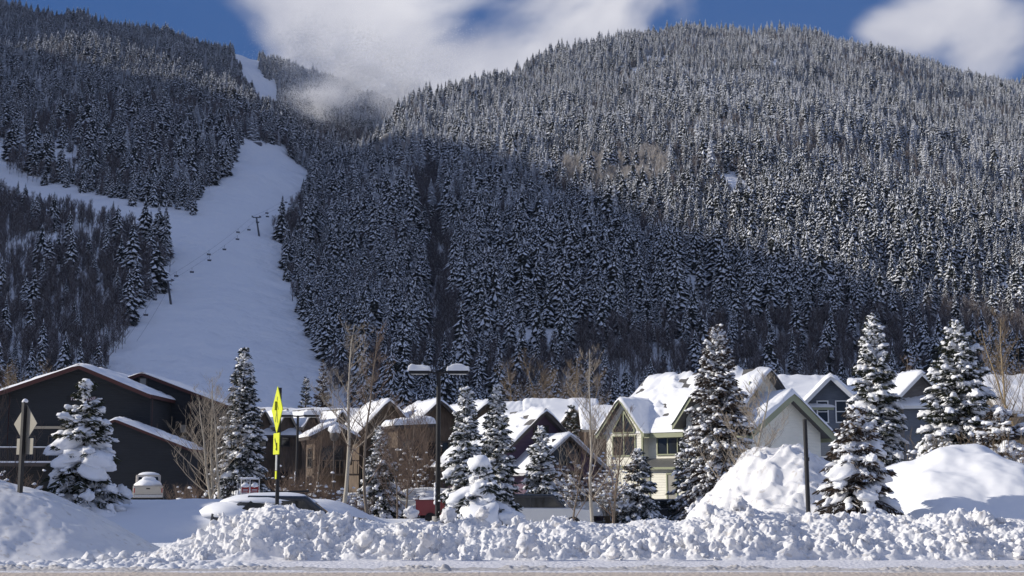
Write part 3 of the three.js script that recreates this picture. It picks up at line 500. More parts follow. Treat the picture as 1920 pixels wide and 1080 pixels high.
{ // ---- dark lodge on the left
  const g = group('lodge', -32.2, 0, -100), I = mAt(0, 0, 0);
  const P = (px, py, d) => { const q = at(px, py, d); return [q.x + 32.2, q.y]; };
  roofed(g, I, { pts: [P(-60, 757, 100), P(155, 685, 100), P(290, 741, 100)], l: 14, wall: SLATE, trim: RED_TRIM, over: 0.3, end: 0.9, snow: 0.30, seed: 3, barge: 0.34 });
  roofed(g, mAt(0, 0, -6), { pts: [P(222, 714, 106), P(268, 698, 106), P(430, 760, 106)], l: 12, wall: SLATE, trim: RED_TRIM, over: 0.2, end: 0.3, snow: 0.12, seed: 5, barge: 0.3 });
  roofed(g, mAt(0, 0, 3.2), { pts: [P(182, 805, 97), P(219, 785, 97), P(364, 842, 97)], l: 3.1, wall: SLATE, trim: RED_TRIM, over: 0.35, end: 0.35, snow: 0.26, seed: 8, barge: 0.24 });
  const box = (name, px0, px1, py0, py1, d, deep, m) => { const a = P(px0, py1, d), b = P(px1, py0, d), z = 100 - d; return mesh(name, new Mesher().box(a[0], b[0], a[1], b[1], z - deep, z).geo(), m, g); };
  box('corner_board', 280, 286, 745, 905, 99.8, 0.15, RED_TRIM); box('corner_board', 352, 358, 737, 905, 105.8, 0.15, RED_TRIM); box('corner_board', 12, 18, 738, 850, 99.8, 0.12, RED_TRIM);
  box('band_board', 40, 130, 799, 804, 99.9, 0.08, TAN_TRIM);
  box('balcony_deck', -20, 218, 868, 874, 97.6, 2.3, DARK_TRIM);
  const deckSnow = box('deck_snow', -20, 216, 864.5, 867.8, 97.7, 2.1, SNOW_PLAIN);
  const rail = box('railing', -20, 218, 839, 841.5, 97.7, 0.08, DARK_TRIM);
  const railSnow = box('rail_snow', -20, 217, 837.2, 838.9, 97.7, 0.09, SNOW_PLAIN); g.remove(railSnow); rail.add(railSnow);
  for (let px = -16; px <= 218; px += 3.9) { const a = P(px, 863, 97.7), b = P(px + 0.7, 841.7, 97.7); mesh('baluster', new Mesher().box(a[0], b[0], a[1], b[1], 2.22, 2.26).geo(), DARK_TRIM, rail); }
  for (const px of [10, 110, 212]) box('balcony_post', px, px + 4, 842, 925, 97.8, 0.14, DARK_TRIM);
  const Wm = (px, py, d) => { const q = P(px, py, d); return [q[0], q[1]]; };
  { const [x, y] = Wm(261, 727, 105.9); windowAt(g, mAt(0, 0, -6), x, y, 0.5, 0.75, { cols: 1, trim: DARK_TRIM, pane: CURTAIN }); }
  for (const py of [811, 832]) { const [x, y] = Wm(337, py, 105.9); windowAt(g, mAt(0, 0, -6), x, y, 0.5, 0.62, { cols: 1, trim: DARK_TRIM, pane: CURTAIN }); }
  for (const px of [30, 90, 150]) { const [x, y] = Wm(px, 862, 99.9); windowAt(g, I, x, y, 1.3, 1.7, { cols: 2, trim: DARK_TRIM }); }
  // name board on the gable, partly behind the young spruce
  const c = document.createElement('canvas'); c.width = 512; c.height = 96; const k = c.getContext('2d'); k.fillStyle = '#0d1014'; k.fillRect(0, 0, 512, 96); k.fillStyle = '#b9aab4'; k.font = 'bold 78px sans-serif'; k.textAlign = 'center'; k.textBaseline = 'middle'; k.fillText('TELLURIDE', 256, 50, 490);
  const tx = new THREE.CanvasTexture(c); tx.colorSpace = THREE.SRGBColorSpace;
  const [sx, sy] = P(124, 752, 99.8), board = mesh('name_board', new THREE.BoxGeometry(2.45, 0.44, 0.05), new THREE.MeshStandardMaterial({ map: tx, roughness: 0.7 }), g); board.position.set(sx + 1.2, sy + 0.2, 0.03);
  tag(g, 'dark slate-sided lodge with red-brown trim and a railed balcony', 'building');
}
function simpleHouse(name, label, px, py, d, turn, { hw, drop, l, wall, trim, over = 0.5, end = 0.6, snow = 0.3, seed, base = -1.3, barge = 0.3, bare = 0, extra }) {
  const q = at(px, py, d), g = group(name, q.x, 0, -d, turn), ridge = q.y - snow;
  roofed(g, mAt(0, 0, 0), { pts: gableTri(hw, ridge - drop, ridge), l, wall, trim, over, end, snow, seed, base, barge, bare });
  if (extra) extra(g, ridge);
  tag(g, label, 'house', null); return g;
}
const WOODFRAME = { cols: 2, rows: 2, trim: DARK_TRIM };
// timber houses in the middle
simpleHouse('timber_house', 'timber house with one steep white roof beside the tall bare aspens', 727, 740, 95, 0.33, { hw: 2.5, drop: 2.7, l: 6.5, wall: TIMBER, trim: DARK_TRIM, seed: 11, extra: (g, r) => {
  windowAt(g, mAt(0, 0, 0), -0.9, r - 4.3, 1.6, 1.3, WOODFRAME); windowAt(g, mAt(0, 0, 0), -1.8, 0.6, 1.2, 1.8, WOODFRAME); windowAt(g, mAt(0, 0, 0), 0.8, 0.6, 1.2, 1.8, WOODFRAME);
  windowAt(g, mAt(-2.0, 0, -3, -Math.PI / 2), -0.6, 2.9, 1.2, 1.3, WOODFRAME);
} });
simpleHouse('timber_house', 'timber house with a flat snow-laden porch roof behind the lamp post', 822, 740, 93, 0.34, { hw: 2.9, drop: 2.7, l: 7, wall: TIMBER, trim: DARK_TRIM, seed: 12, extra: (g, r) => {
  windowAt(g, mAt(0, 0, 0), -0.8, r - 4.2, 1.5, 1.2, WOODFRAME); windowAt(g, mAt(0, 0, 0), 1.0, 0.8, 1.4, 1.6, WOODFRAME);
  roofed(g, mAt(-2.4, 0, 2.0), { pts: [[-1.35, 5.35], [1.45, 5.5]], l: 2.6, wall: TIMBER, trim: DARK_TRIM, over: 0.35, end: 0.35, snow: 0.5, seed: 4 });
  windowAt(g, mAt(-2.4, 0, 2.0), -0.7, 2.9, 1.3, 1.4, WOODFRAME); windowAt(g, mAt(-2.4, 0, 2.0), -0.7, 0.5, 1.3, 1.6, WOODFRAME);
} });
simpleHouse('timber_house', 'timber house whose white roof shows behind the paired young spruces', 912, 743, 97, 0.36, { hw: 3.0, drop: 2.6, l: 9, wall: TIMBER, trim: DARK_TRIM, seed: 13, extra: (g, r) => { windowAt(g, mAt(0, 0, 0), -0.8, r - 4.2, 1.5, 1.2, WOODFRAME); } });
simpleHouse('timber_house', 'small timber house with a long low snowy roof and a hanging lantern', 624, 786, 91, 0.34, { hw: 1.7, drop: 0.9, l: 3.0, wall: TIMBER, trim: DARK_TRIM, seed: 14, snow: 0.28, extra: (g, r) => {
  windowAt(g, mAt(0, 0, 0), -0.7, 2.6, 1.4, 1.3, WOODFRAME); windowAt(g, mAt(-1.2, 0, -1.5, -Math.PI / 2), -0.6, 2.6, 1.4, 1.2, WOODFRAME); windowAt(g, mAt(-1.2, 0, -1.5, -Math.PI / 2), -0.6, 0.4, 1.4, 1.5, WOODFRAME);
  const p = mesh('balcony', new Mesher().box(-1.6, 1.6, 2.0, 2.12, 0.003, 1.3).box(-1.6, 1.6, 2.95, 3.03, 1.22, 1.3).geo(), TIMBER, g); for (let x = -1.55; x < 1.6; x += 0.3) mesh('baluster', new Mesher().box(x, x + 0.06, 2.13, 2.94, 1.24, 1.28).geo(), TIMBER, p);
} });
// a row of townhouses further back with small dormer gables
{
  const q = at(575, 762, 116), g = group('row_house', q.x, 0, -116, 0.10), ridge = q.y - 0.3;
  roofed(g, mAt(0, 0, 0, Math.PI / 2), { pts: gableTri(4.2, ridge - 2.3, ridge), l: 9, wall: TIMBER, trim: DARK_TRIM, seed: 15, snow: 0.34 });
  g.children.forEach(c => { c.geometry.translate(4.5, 0, 0); c.children.forEach(e => e.geometry.translate(4.5, 0, 0)); });
  for (const [x, s] of [[-3.4, 1], [-1.5, 2], [0.6, 3], [3.0, 4]]) { const D = mAt(x, 0, 3.9, 0.5); roofed(g, D, { pts: gableTri(0.95, ridge - 1.7, ridge - 0.1), l: 3.6, wall: TIMBER, trim: TAN_TRIM, over: 0.2, end: 0.35, snow: 0.22, seed: s + 20 }); windowAt(g, D, -0.35, ridge - 3.2, 0.7, 1.0, { cols: 1, rows: 2, trim: DARK_TRIM }); windowAt(g, D, -0.4, 0.9, 0.8, 1.5, { cols: 1, rows: 2, trim: DARK_TRIM }); }
  tag(g, 'row of timber townhouses with four narrow dormer gables under one snowy roof', 'house');
}
{ // long roofs behind
  const long = (name, label, px0, px1, py, d, hw, drop, seed, wall, trim, turn = 0) => {
    const a = at(px0, py, d), b = at(px1, py, d), L = b.x - a.x, g = group(name, (a.x + b.x) / 2, 0, -d, turn), ridge = a.y - 0.3;
    roofed(g, mAt(-L / 2, 0, 0, -Math.PI / 2), { pts: gableTri(hw, ridge - drop, ridge), l: L, wall, trim, seed, snow: 0.32, over: 0.5, end: 0.4 });
    tag(g, label, 'house'); return [g, ridge, L];
  };
  const [g1, r1] = long('long_house', 'long house with a broad shaded snow roof behind the purple house', 990, 1112, 744, 128, 5, 3.2, 31, TIMBER, DARK_TRIM);
  for (const x of [-0.4, 2.6]) { roofed(g1, mAt(x + 1.4, 0, 5.2), { pts: gableTri(1.25, r1 - 2.5, r1 - 0.9), l: 4, wall: TIMBER, trim: TAN_TRIM, over: 0.2, end: 0.35, snow: 0.22, seed: 41 + x }); windowAt(g1, mAt(x + 1.4, 0, 5.2), -0.4, r1 - 4.2, 0.8, 1.1, { cols: 1, rows: 2, trim: TAN_TRIM }); }
  long('long_house', 'low distant house with a plain snowy roof beyond the paired young spruces', 895, 985, 750, 136, 5, 2.8, 32, TIMBER, DARK_TRIM);
  long('long_house', 'distant house with a snowy roof close to the cream house gable', 1095, 1190, 757, 122, 4, 2.2, 33, TIMBER, TAN_TRIM);
  long('long_house', 'long house with a wide sunlit snow roof behind the bare golden aspens', 1836, 1990, 700, 108, 5.5, 3.0, 34, GREYHOUSE, WHITE_TRIM);
  const [g2] = long('long_house', 'snow-roofed house joining the cream house and the blue-grey house', 1430, 1560, 700, 108, 5, 2.7, 35, CREAM, GREEN_TRIM);
}
// purple house
simpleHouse('purple_house', 'purple house with steep gable and a smaller gabled porch in front', 1014, 757, 78, 0.42, { hw: 3.5, drop: 3.3, l: 8, wall: PURPLE, trim: DARK_TRIM, seed: 17, snow: 0.3, bare: 1.1, end: 0.7, extra: (g, r) => {
  roofed(g, mAt(0.35, 0, 2.6), { pts: gableTri(2.7, r - 3.7, r - 1.45), l: 2.2, wall: PURPLE, trim: mat(0.45, 0.45, 0.47, 0.7), over: 0.4, end: 0.5, snow: 0.18, seed: 18, barge: 0.22 });
  windowAt(g, mAt(0.35, 0, 2.6), -0.8, 2.6, 1.6, 1.3, { cols: 2, trim: DARK_TRIM }); windowAt(g, mAt(0.35, 0, 2.6), -0.9, 0.2, 1.8, 1.9, { cols: 2, trim: DARK_TRIM }); windowAt(g, mAt(0, 0, 0), -0.4, r - 1.75, 0.8, 0.7, { cols: 1, trim: DARK_TRIM });
} });
{ // ---- cream house with green trim; its windowed front looks towards the sun, its big gable away from it
  const turn = -0.80, g = group('cream_house', xAt(1150, 92), 0, -92, turn);   // origin: left end of the front; local x along the front, z outward
  const R0 = 9.05, E0 = 5.15, L = 9.4, W = 9;
  // main roof, ridge along local x
  roofed(g, mAt(0, 0, 0, -Math.PI / 2).multiply(mAt(-W / 2, 0, 0)), { pts: gableTri(W / 2 + 0.55, E0 - 0.35, R0), l: L, wall: CREAM, trim: GREEN_TRIM, over: 0.55, end: 0.55, snow: 0.36, seed: 21, barge: 0.42, bare: 0.8 });
  g.children.forEach(c => { c.geometry.translate(0, 0, 0); });
  const wingM = mAt(L + 1.5, 0, -W / 2, Math.PI / 2);
  roofed(g, wingM, { pts: gableTri(4.9, 4.65, 7.35), l: 3.0, wall: CREAM, trim: GREEN_TRIM, over: 0.7, end: 0.75, snow: 0.34, seed: 22, barge: 0.55 });
  windowAt(g, wingM, -1.2, 2.35, 1.15, 1.15, { cols: 1, trim: GREEN_TRIM }); windowAt(g, wingM, 1.0, 2.35, 1.15, 1.15, { cols: 1, trim: GREEN_TRIM }); windowAt(g, wingM, -3.6, 2.2, 0.9, 1.4, { cols: 1, trim: GREEN_TRIM });
  const endM = mAt(L, 0, -W / 2, Math.PI / 2); windowAt(g, endM, -1.6, 7.1, 0.7, 0.9, { cols: 1, trim: GREEN_TRIM });
  // gabled bay at the left end
  const bayM = mAt(1.55, 0, 0.6);
  roofed(g, bayM, { pts: gableTri(2.15, 4.75, 7.25), l: 4.0, wall: CREAM, trim: GREEN_TRIM, over: 0.55, end: 0.45, snow: 0.26, seed: 23, barge: 0.30 });
  windowAt(g, bayM, -0.95, 3.35, 1.9, 1.25, { cols: 2, trim: GREEN_TRIM });
  { // pointed window in the gable
    const f = new Mesher(), pts = [[-0.95, 4.85], [0.95, 4.85], [0.95, 5.05], [0.0, 6.35], [-0.95, 5.05]]; for (let k = 0; k < 5; k++) { const a = pts[k], b = pts[(k + 1) % 5]; f.bar(V(a[0], a[1], 0.04), V(b[0], b[1], 0.04), 0.1, 0.1); } f.bar(V(0, 4.85, 0.04), V(0, 6.3, 0.04), 0.09, 0.07);
    const w = mesh('gable_window', f.geo().applyMatrix4(bayM), GREEN_TRIM, g);
    for (const s of [-1, 1]) { const q = [V(s * 0.04, 4.9, 0.014), V(s * 0.9, 4.9, 0.014), V(s * 0.9, 5.05, 0.014), V(s * 0.04, 6.22, 0.014)]; if (s < 0) q.reverse(); mesh('pane', new Mesher().poly(q).geo().applyMatrix4(bayM), GLASS, w); }
  }
  // second gabled bay, partly behind the tall spruce
  const bay2 = mAt(8.5, 0, 0.9);
  roofed(g, bay2, { pts: gableTri(1.9, 5.2, 7.5), l: 4.4, wall: CREAM, trim: GREEN_TRIM, over: 0.5, end: 0.8, snow: 0.28, seed: 24, barge: 0.34 });
  windowAt(g, bay2, -0.8, 3.35, 1.6, 1.25, { cols: 2, trim: GREEN_TRIM }); windowAt(g, bay2, -0.8, 0.6, 1.6, 1.5, { cols: 2, trim: GREEN_TRIM });
  const front = mAt(0, 0, 0.004);
  windowAt(g, front, 4.0, 3.4, 2.5, 1.05, { cols: 3, trim: GREEN_TRIM });
  // ground floor with its ribbed metal roof
  mesh('ground_floor', new Mesher().box(3.22, 6.95, -1.3, 2.45, 0.006, 1.0).geo(), CREAM, g);
  const aw = new Mesher(); { const A = [V(3.15, 3.12, 0.01), V(7.0, 3.12, 0.01), V(7.0, 2.52, 1.35), V(3.15, 2.52, 1.35)]; aw.poly([A[3], A[2], A[1], A[0]], [[0, 0], [3.85, 0], [3.85, 1.4], [0, 1.4]]); aw.poly(A.map(p => V(p.x, p.y - 0.08, p.z))); }
  mesh('metal_awning', aw.geo(), METAL_ROOF, g); mesh('awning_fascia', new Mesher().box(3.15, 7.0, 2.38, 2.53, 1.352, 1.40).geo(), GREEN_TRIM, g); mesh('band_board', new Mesher().box(-0.02, 3.14, 2.42, 2.66, 0.603, 0.65).geo(), GREEN_TRIM, g);
  windowAt(g, mAt(0, 0, 1.004), 3.5, 0.45, 0.55, 1.6, { cols: 1, trim: GREEN_TRIM, pane: CURTAIN }); windowAt(g, mAt(0, 0, 1.004), 5.6, 0.45, 0.7, 1.6, { cols: 1, trim: GREEN_TRIM, pane: CURTAIN });
  mesh('corner_board', new Mesher().box(3.06, 3.2, 2.67, 4.75, 0.52, 0.63).geo(), GREEN_TRIM, g);
  // ventilator on the ridge with its cap of snow
  const vent = mesh('roof_vent', new Mesher().limb(V(4.4, R0, -W / 2), V(4.4, R0 + 0.7, -W / 2), 0.14, 0.14, 8, true).geo(), ROOF_SKIN, g); mesh('snow_cap', new Mesher().blob(V(4.4, R0 + 0.75, -W / 2), 0.28, 0.34, 0.28, { detail: 2 }).geo(), SNOW_PLAIN, vent);
  tag(g, 'cream house with green trim, gabled bays and a thick white roof', 'house');
}
// blue-grey house and its neighbour
simpleHouse('bluegrey_house', 'blue-grey house with white bargeboards and paired gable windows', 1556, 695, 103, -0.18, { hw: 2.6, drop: 2.6, l: 8, wall: BLUEGREY, trim: WHITE_TRIM, seed: 25, snow: 0.34, end: 0.9, barge: 0.42, extra: (g, r) => {
  for (const x of [-1.0, 0.4]) windowAt(g, mAt(0, 0, 0), x, r - 3.6, 0.72, 1.55, { cols: 1, rows: 2, trim: WHITE_TRIM }); windowAt(g, mAt(0, 0, 0), -0.9, 2.0, 1.8, 1.4, { cols: 2, trim: WHITE_TRIM });
  roofed(g, mAt(2.1, 0, -3.6, Math.PI / 2), { pts: gableTri(3.2, r - 2.4, r - 0.1), l: 5.2, wall: BLUEGREY, trim: WHITE_TRIM, snow: 0.34, seed: 27 }); for (const c of g.children.slice(-2)) { c.geometry.translate(5.2, 0, 0); c.children.forEach(e => e.geometry.translate(5.2, 0, 0)); }
} });
simpleHouse('grey_house', 'dark grey gabled house with white trim between the two tall spruces', 1719, 688, 103, 0.12, { hw: 2.5, drop: 2.4, l: 8, wall: GREYHOUSE, trim: WHITE_TRIM, seed: 26, snow: 0.34, end: 0.9, barge: 0.42, extra: (g, r) => { windowAt(g, mAt(0, 0, 0), -0.5, 2.2, 1.0, 1.3, { cols: 1, trim: WHITE_TRIM }); } });

{ // house beyond the left edge of the view, whose shadow lies over the drive and the young spruce
  const g = group('neighbour_house', -29.5, 0, -37.5);
  roofed(g, mAt(0, 0, 0), { pts: gableTri(4.6, 6.0, 9.3), l: 21, wall: TIMBER, trim: DARK_TRIM, seed: 61, snow: 0.3 });
  windowAt(g, mAt(4.15, 0, -8, Math.PI / 2), -1, 1.2, 1.6, 1.4, WOODFRAME); windowAt(g, mAt(4.15, 0, -14, Math.PI / 2), -1, 1.2, 1.6, 1.4, WOODFRAME); windowAt(g, mAt(0, 0, 0), -0.8, 3.4, 1.6, 1.4, WOODFRAME);
  tag(g, 'timber house with steep snowy roof across the drive from the snow mound', 'house');
}
// ---------------------------------------------------------------- lamp posts, signs, rails
const BLACK_METAL = mat(0.022, 0.022, 0.024, 0.5, { metalness: 0.3 }), GREY_METAL = mat(0.42, 0.42, 0.40, 0.5, { metalness: 0.4 }), LAMP_GLASS = mat(0.55, 0.55, 0.52, 0.3), RUST = mat(0.10, 0.08, 0.07, 0.8);
function lampPost(px, d, topRow, headW, label, r) {
  const top = at(px, topRow, d).y, y0 = lot(xAt(px, d), -d), g = group('lamp_post', xAt(px, d), 0, -d);
  mesh('pole', new Mesher().limb(V(0, y0 - 0.1, 0), V(0, top, 0), r, r * 0.8, 12, true).geo(), BLACK_METAL, g);
  const base = mesh('base', new Mesher().limb(V(0, y0 - 0.1, 0), V(0, y0 + 0.7, 0), r * 2.1, r * 2.0, 14, true).geo(), mat(0.4, 0.39, 0.37, 0.9), g);
  for (const s of [-1, 1]) {
    const x0 = s * 0.02, x1 = s * headW * 0.45;
    mesh('arm', new Mesher().bar(V(x0, top - 0.06, 0), V(x1, top - 0.02, 0), 0.08, 0.09).geo(), BLACK_METAL, g);
    const cx = s * (headW * 0.45 + headW * 0.5), h = mesh('lamp_head', new Mesher().box(cx - headW / 2, cx + headW / 2, top - 0.10, top + 0.04, -0.22, 0.22).geo(), BLACK_METAL, g);
    mesh('lens', new Mesher().box(cx - headW * 0.4, cx + headW * 0.4, top - 0.125, top - 0.102, -0.16, 0.16).geo(), LAMP_GLASS, h);
    mesh('snow_cap', new Mesher().grid(20, 14, (u, v) => { const e = Math.pow(1 - Math.pow(Math.abs(2 * u - 1), 10), 0.5) * Math.pow(1 - Math.pow(Math.abs(2 * v - 1), 10), 0.5); const q = t => 0.5 - 0.5 * Math.sign(0.5 - t) * Math.pow(Math.abs(1 - 2 * t), 0.5); return [cx + (q(u) - 0.5) * headW * 1.12, top + 0.03 + (e || 0) * headW * (0.24 + 0.2 * N3(u * 3 + s, v * 3, 2)), (0.5 - q(v)) * 0.56]; }).geo(), SNOW_PLAIN, h);
  }
  for (let k = 0; k < 5; k++) mesh('pole_snow', new Mesher().blob(V(-r * 0.95, y0 + 1.3 + k * 0.2, 0.03), 0.06, 0.14, 0.10, { detail: 1, seed: k }).geo(), SNOW_PLAIN, g);
  tag(g, label, 'street lamp'); return g;
}
lampPost(821, 62, 697, 0.95, 'tall black lamp post with two snow-capped box heads near the bank', 0.125);
lampPost(556, 88, 779, 0.95, 'smaller black twin-headed lamp post before the row of townhouses', 0.10);
{ // pedestrian crossing sign, front face turned to the sun
  const YELLOW = mat(0.68, 0.74, 0.03, 0.45), INK = mat(0.02, 0.02, 0.02, 0.6), PALE = mat(0.62, 0.63, 0.6, 0.35, { metalness: 0.3 });
  const d = 33, y = r => at(520, r, d).y, g = group('crossing_sign', xAt(516, d), 0, -d, -1.17);   // local +z is the face
  mesh('post', new Mesher().box(-0.04, 0.04, -0.1, y(727), -0.10, -0.02).geo(), BLACK_METAL, g);
  const c = (y(724) + y(812)) / 2, h = (y(724) - y(812)) / 2, diamond = (name, hh, z, t, m, parent) => mesh(name, new THREE.ExtrudeGeometry(new THREE.Shape([new THREE.Vector2(0, -hh), new THREE.Vector2(hh, 0), new THREE.Vector2(0, hh), new THREE.Vector2(-hh, 0)]), { depth: t, bevelEnabled: false }).translate(0, c, z), m, parent);
  const plate = diamond('diamond_plate', h, -0.018, 0.018, YELLOW, g);
  { const f = new Mesher(); // walking figure
    f.blob(V(0.02, c + 0.27, 0.003), 0.055, 0.055, 0.004, { detail: 1, rough: 0, flat: 1 });
    for (const [a, b, w] of [[[0.02, 0.2], [0.0, -0.02], 0.11], [[0.0, -0.02], [0.12, -0.32], 0.06], [[0.0, -0.02], [-0.13, -0.3], 0.06], [[0.02, 0.17], [0.15, 0.0], 0.045], [[0.02, 0.17], [-0.13, 0.03], 0.045]]) f.bar(V(a[0], c + a[1], 0.004), V(b[0], c + b[1], 0.004), 0.006, w);
    mesh('walking_figure', f.geo(), mat(0.26, 0.28, 0.03, 0.6), plate); }
  const plaque = mesh('arrow_plaque', new Mesher().box(-0.31, 0.31, y(852), y(812), -0.018, 0).geo(), YELLOW, g);
  { const cy = (y(852) + y(812)) / 2, f = new Mesher(); f.bar(V(-0.14, cy + 0.13, 0.004), V(0.10, cy - 0.11, 0.004), 0.006, 0.06); f.bar(V(0.14, cy - 0.15, 0.004), V(-0.02, cy - 0.13, 0.004), 0.006, 0.05); f.bar(V(0.14, cy - 0.15, 0.004), V(0.12, cy + 0.02, 0.004), 0.006, 0.05); mesh('arrow', f.geo(), mat(0.12, 0.13, 0.02, 0.6), plaque); }
  mesh('reflector_strip', new Mesher().box(-0.045, 0.11, y(882), y(853), -0.015, 0.0).geo(), PALE, g);
  mesh('reflector_strip', new Mesher().box(-0.045, 0.10, y(898), y(883), -0.015, 0.0).geo(), YELLOW, g);
  tag(g, 'yellow-green diamond crossing sign with arrow plaque, seen nearly edge-on', 'road sign');
}
{ // the same kind of sign seen from behind
  const d = 31, y = r => at(40, r, d).y, g = group('crossing_sign', xAt(42, d), 0, -d, -0.62), BACK = mat(0.27, 0.255, 0.215, 0.55, { metalness: 0.25 });
  mesh('post', new Mesher().box(-0.045, 0.045, 0.6, y(754), 0.003, 0.09).geo(), BLACK_METAL, g);
  const c = (y(757) + y(832)) / 2, h = (y(757) - y(832)) / 2;
  mesh('diamond_plate', new THREE.ExtrudeGeometry(new THREE.Shape([new THREE.Vector2(0, -h), new THREE.Vector2(h * 0.96, 0), new THREE.Vector2(0, h), new THREE.Vector2(-h * 0.96, 0)]), { depth: 0.012, bevelEnabled: false }).translate(0, c, -0.014), BACK, g);
  mesh('arrow_plaque', new Mesher().box(-0.31, 0.31, y(852), y(822), -0.03, -0.016).geo(), BACK, g);
  mesh('snow_cap', new Mesher().blob(V(0, y(753), 0.04), 0.07, 0.06, 0.07, { detail: 1 }).geo(), SNOW_PLAIN, g);
  tag(g, 'diamond road sign with square plaque seen from its grey back', 'road sign');
}
{ const d = 36, g = group('marker_post', xAt(1514, d), 0, -d); mesh('post', new Mesher().limb(V(0, 0.4, 0), V(-0.02, at(1511, 786, d).y, 0), 0.062, 0.058, 10, true).geo(), BLACK_METAL, g); mesh('collar', new Mesher().limb(V(0, 2.2, 0), V(0, 2.3, 0), 0.07, 0.07, 10, true).geo(), BLACK_METAL, g); tag(g, 'bare black metal post in front of the lumpy snow pile', 'post'); }
{ // two red placards in a light frame
  const d = 60, g = group('placard_frame', xAt(468, d), 0, -d, 0.1), y = r => at(468, r, d).y, X = px => xAt(px, d) - xAt(468, d), PIPE = mat(0.7, 0.7, 0.7, 0.4, { metalness: 0.3 }), RED = mat(0.32, 0.025, 0.02, 0.5);
  const f = new Mesher(); for (const px of [453, 469, 486]) f.limb(V(X(px), 0, 0), V(X(px), y(898), 0), 0.022, 0.022, 6, true); f.limb(V(X(453), y(898), 0), V(X(486), y(898), 0), 0.025, 0.025, 6, true); f.limb(V(X(453), y(925), 0), V(X(486), y(925), 0), 0.02, 0.02, 6, true); mesh('frame', f.geo(), PIPE, g);
  for (const [a, b] of [[454, 467.5], [470.5, 485]]) { const p = mesh('placard', new Mesher().box(X(a), X(b), y(924), y(912), 0.02, 0.045).geo(), RED, g); mesh('white_stripe', new Mesher().box(X(a) + 0.05, X(b) - 0.05, y(919.6), y(917.8), 0.046, 0.05).geo(), PIPE, p); mesh('white_stripe', new Mesher().box(X(a) + 0.03, X(b) - 0.06, y(923), y(922), 0.046, 0.05).geo(), PIPE, p); mesh('snow_cap', new Mesher().blob(V((X(a) + X(b)) / 2, y(911), 0.03), 0.17, 0.13, 0.1, { detail: 2, seed: a }).geo(), SNOW_PLAIN, p); }
  mesh('rail_snow', new Mesher().blob(V(0, y(897), 0), 0.4, 0.05, 0.05, { detail: 2 }).geo(), SNOW_PLAIN, g);
  mesh('crate', new Mesher().box(X(447), X(462), 0.0, y(929), -0.6, -0.1).geo(), mat(0.05, 0.06, 0.07), g);
  tag(g, 'pale pipe frame holding two red placards beside the snowy spruce', 'sign frame');
}
{ const d = 63, g = group('picket_fence', xAt(440, d), 0, -d), y = r => at(440, r, d).y, m = DARK_TRIM; mesh('rail', new Mesher().box(-0.5, 0.55, y(912), y(910.5), -0.02, 0.02).geo(), m, g); mesh('rail', new Mesher().box(-0.5, 0.55, y(932), y(930.5), -0.02, 0.02).geo(), m, g); for (let k = 0; k < 10; k++) mesh('picket', new Mesher().box(-0.48 + k * 0.11, -0.455 + k * 0.11, -0.05, y(908), 0.021, 0.04).geo(), m, g); tag(g, 'short dark picket fence beside the red placards', 'fence'); }
{ const d = 58, g = group('barrier_rail', xAt(540, d), 0, -d), y = r => at(540, r, d).y; mesh('rail', new Mesher().bar(V(xAt(498, d) - xAt(540, d), y(923.5), 0), V(xAt(580, d) - xAt(540, d), y(921), 0), 0.10, 0.09).geo(), BLACK_METAL, g); for (const px of [512, 570]) mesh('post', new Mesher().box(xAt(px, d) - xAt(540, d) - 0.05, xAt(px, d) - xAt(540, d) + 0.05, -0.1, y(924.5), -0.05, 0.05).geo(), BLACK_METAL, g); tag(g, 'low black barrier rail behind the snow bank', 'barrier'); }
{ const q = at(627, 815, 86), g = group('hanging_lantern', q.x, q.y, -86); mesh('globe', new Mesher().blob(V(0, 0, 0), 0.32, 0.42, 0.32, { detail: 2, rough: 0.03, flat: 1 }).geo(), mat(0.10, 0.09, 0.08, 0.5), g); mesh('snow_cap', new Mesher().blob(V(0, 0.25, 0), 0.38, 0.38, 0.38, { detail: 2 }).geo(), SNOW_PLAIN, g); mesh('post', new Mesher().limb(V(0, -q.y, 0), V(0, -0.3, 0), 0.06, 0.06, 8).geo(), DARK_TRIM, g); tag(g, 'dark globe lantern on a post with a dome of snow', 'lantern'); }

// ---------------------------------------------------------------- vehicles (length along local x, nose towards +x)
const TYRE = mat(0.02, 0.02, 0.02, 0.9), RIM = mat(0.45, 0.45, 0.46, 0.35, { metalness: 0.8 }), CAR_GLASS = new THREE.MeshPhysicalMaterial({ color: rgb(0.015, 0.018, 0.02), roughness: 0.05 }), TAIL = mat(0.45, 0.02, 0.015, 0.25), HEAD = mat(0.75, 0.76, 0.78, 0.15), CHROME = mat(0.5, 0.5, 0.5, 0.25, { metalness: 0.9 });
const PAINT = (r, g, b) => new THREE.MeshPhysicalMaterial({ color: rgb(r, g, b), roughness: 0.4, clearcoat: 0.8, clearcoatRoughness: 0.15 });
function profile(pts, w, bevel = 0.06) { const s = new THREE.Shape(pts.map(p => new THREE.Vector2(p[0], p[1]))); return new THREE.ExtrudeGeometry(s, { depth: w - 2 * bevel, bevelEnabled: true, bevelThickness: bevel, bevelSize: bevel, bevelSegments: 2, steps: 1 }).translate(0, 0, -(w - 2 * bevel) / 2); }
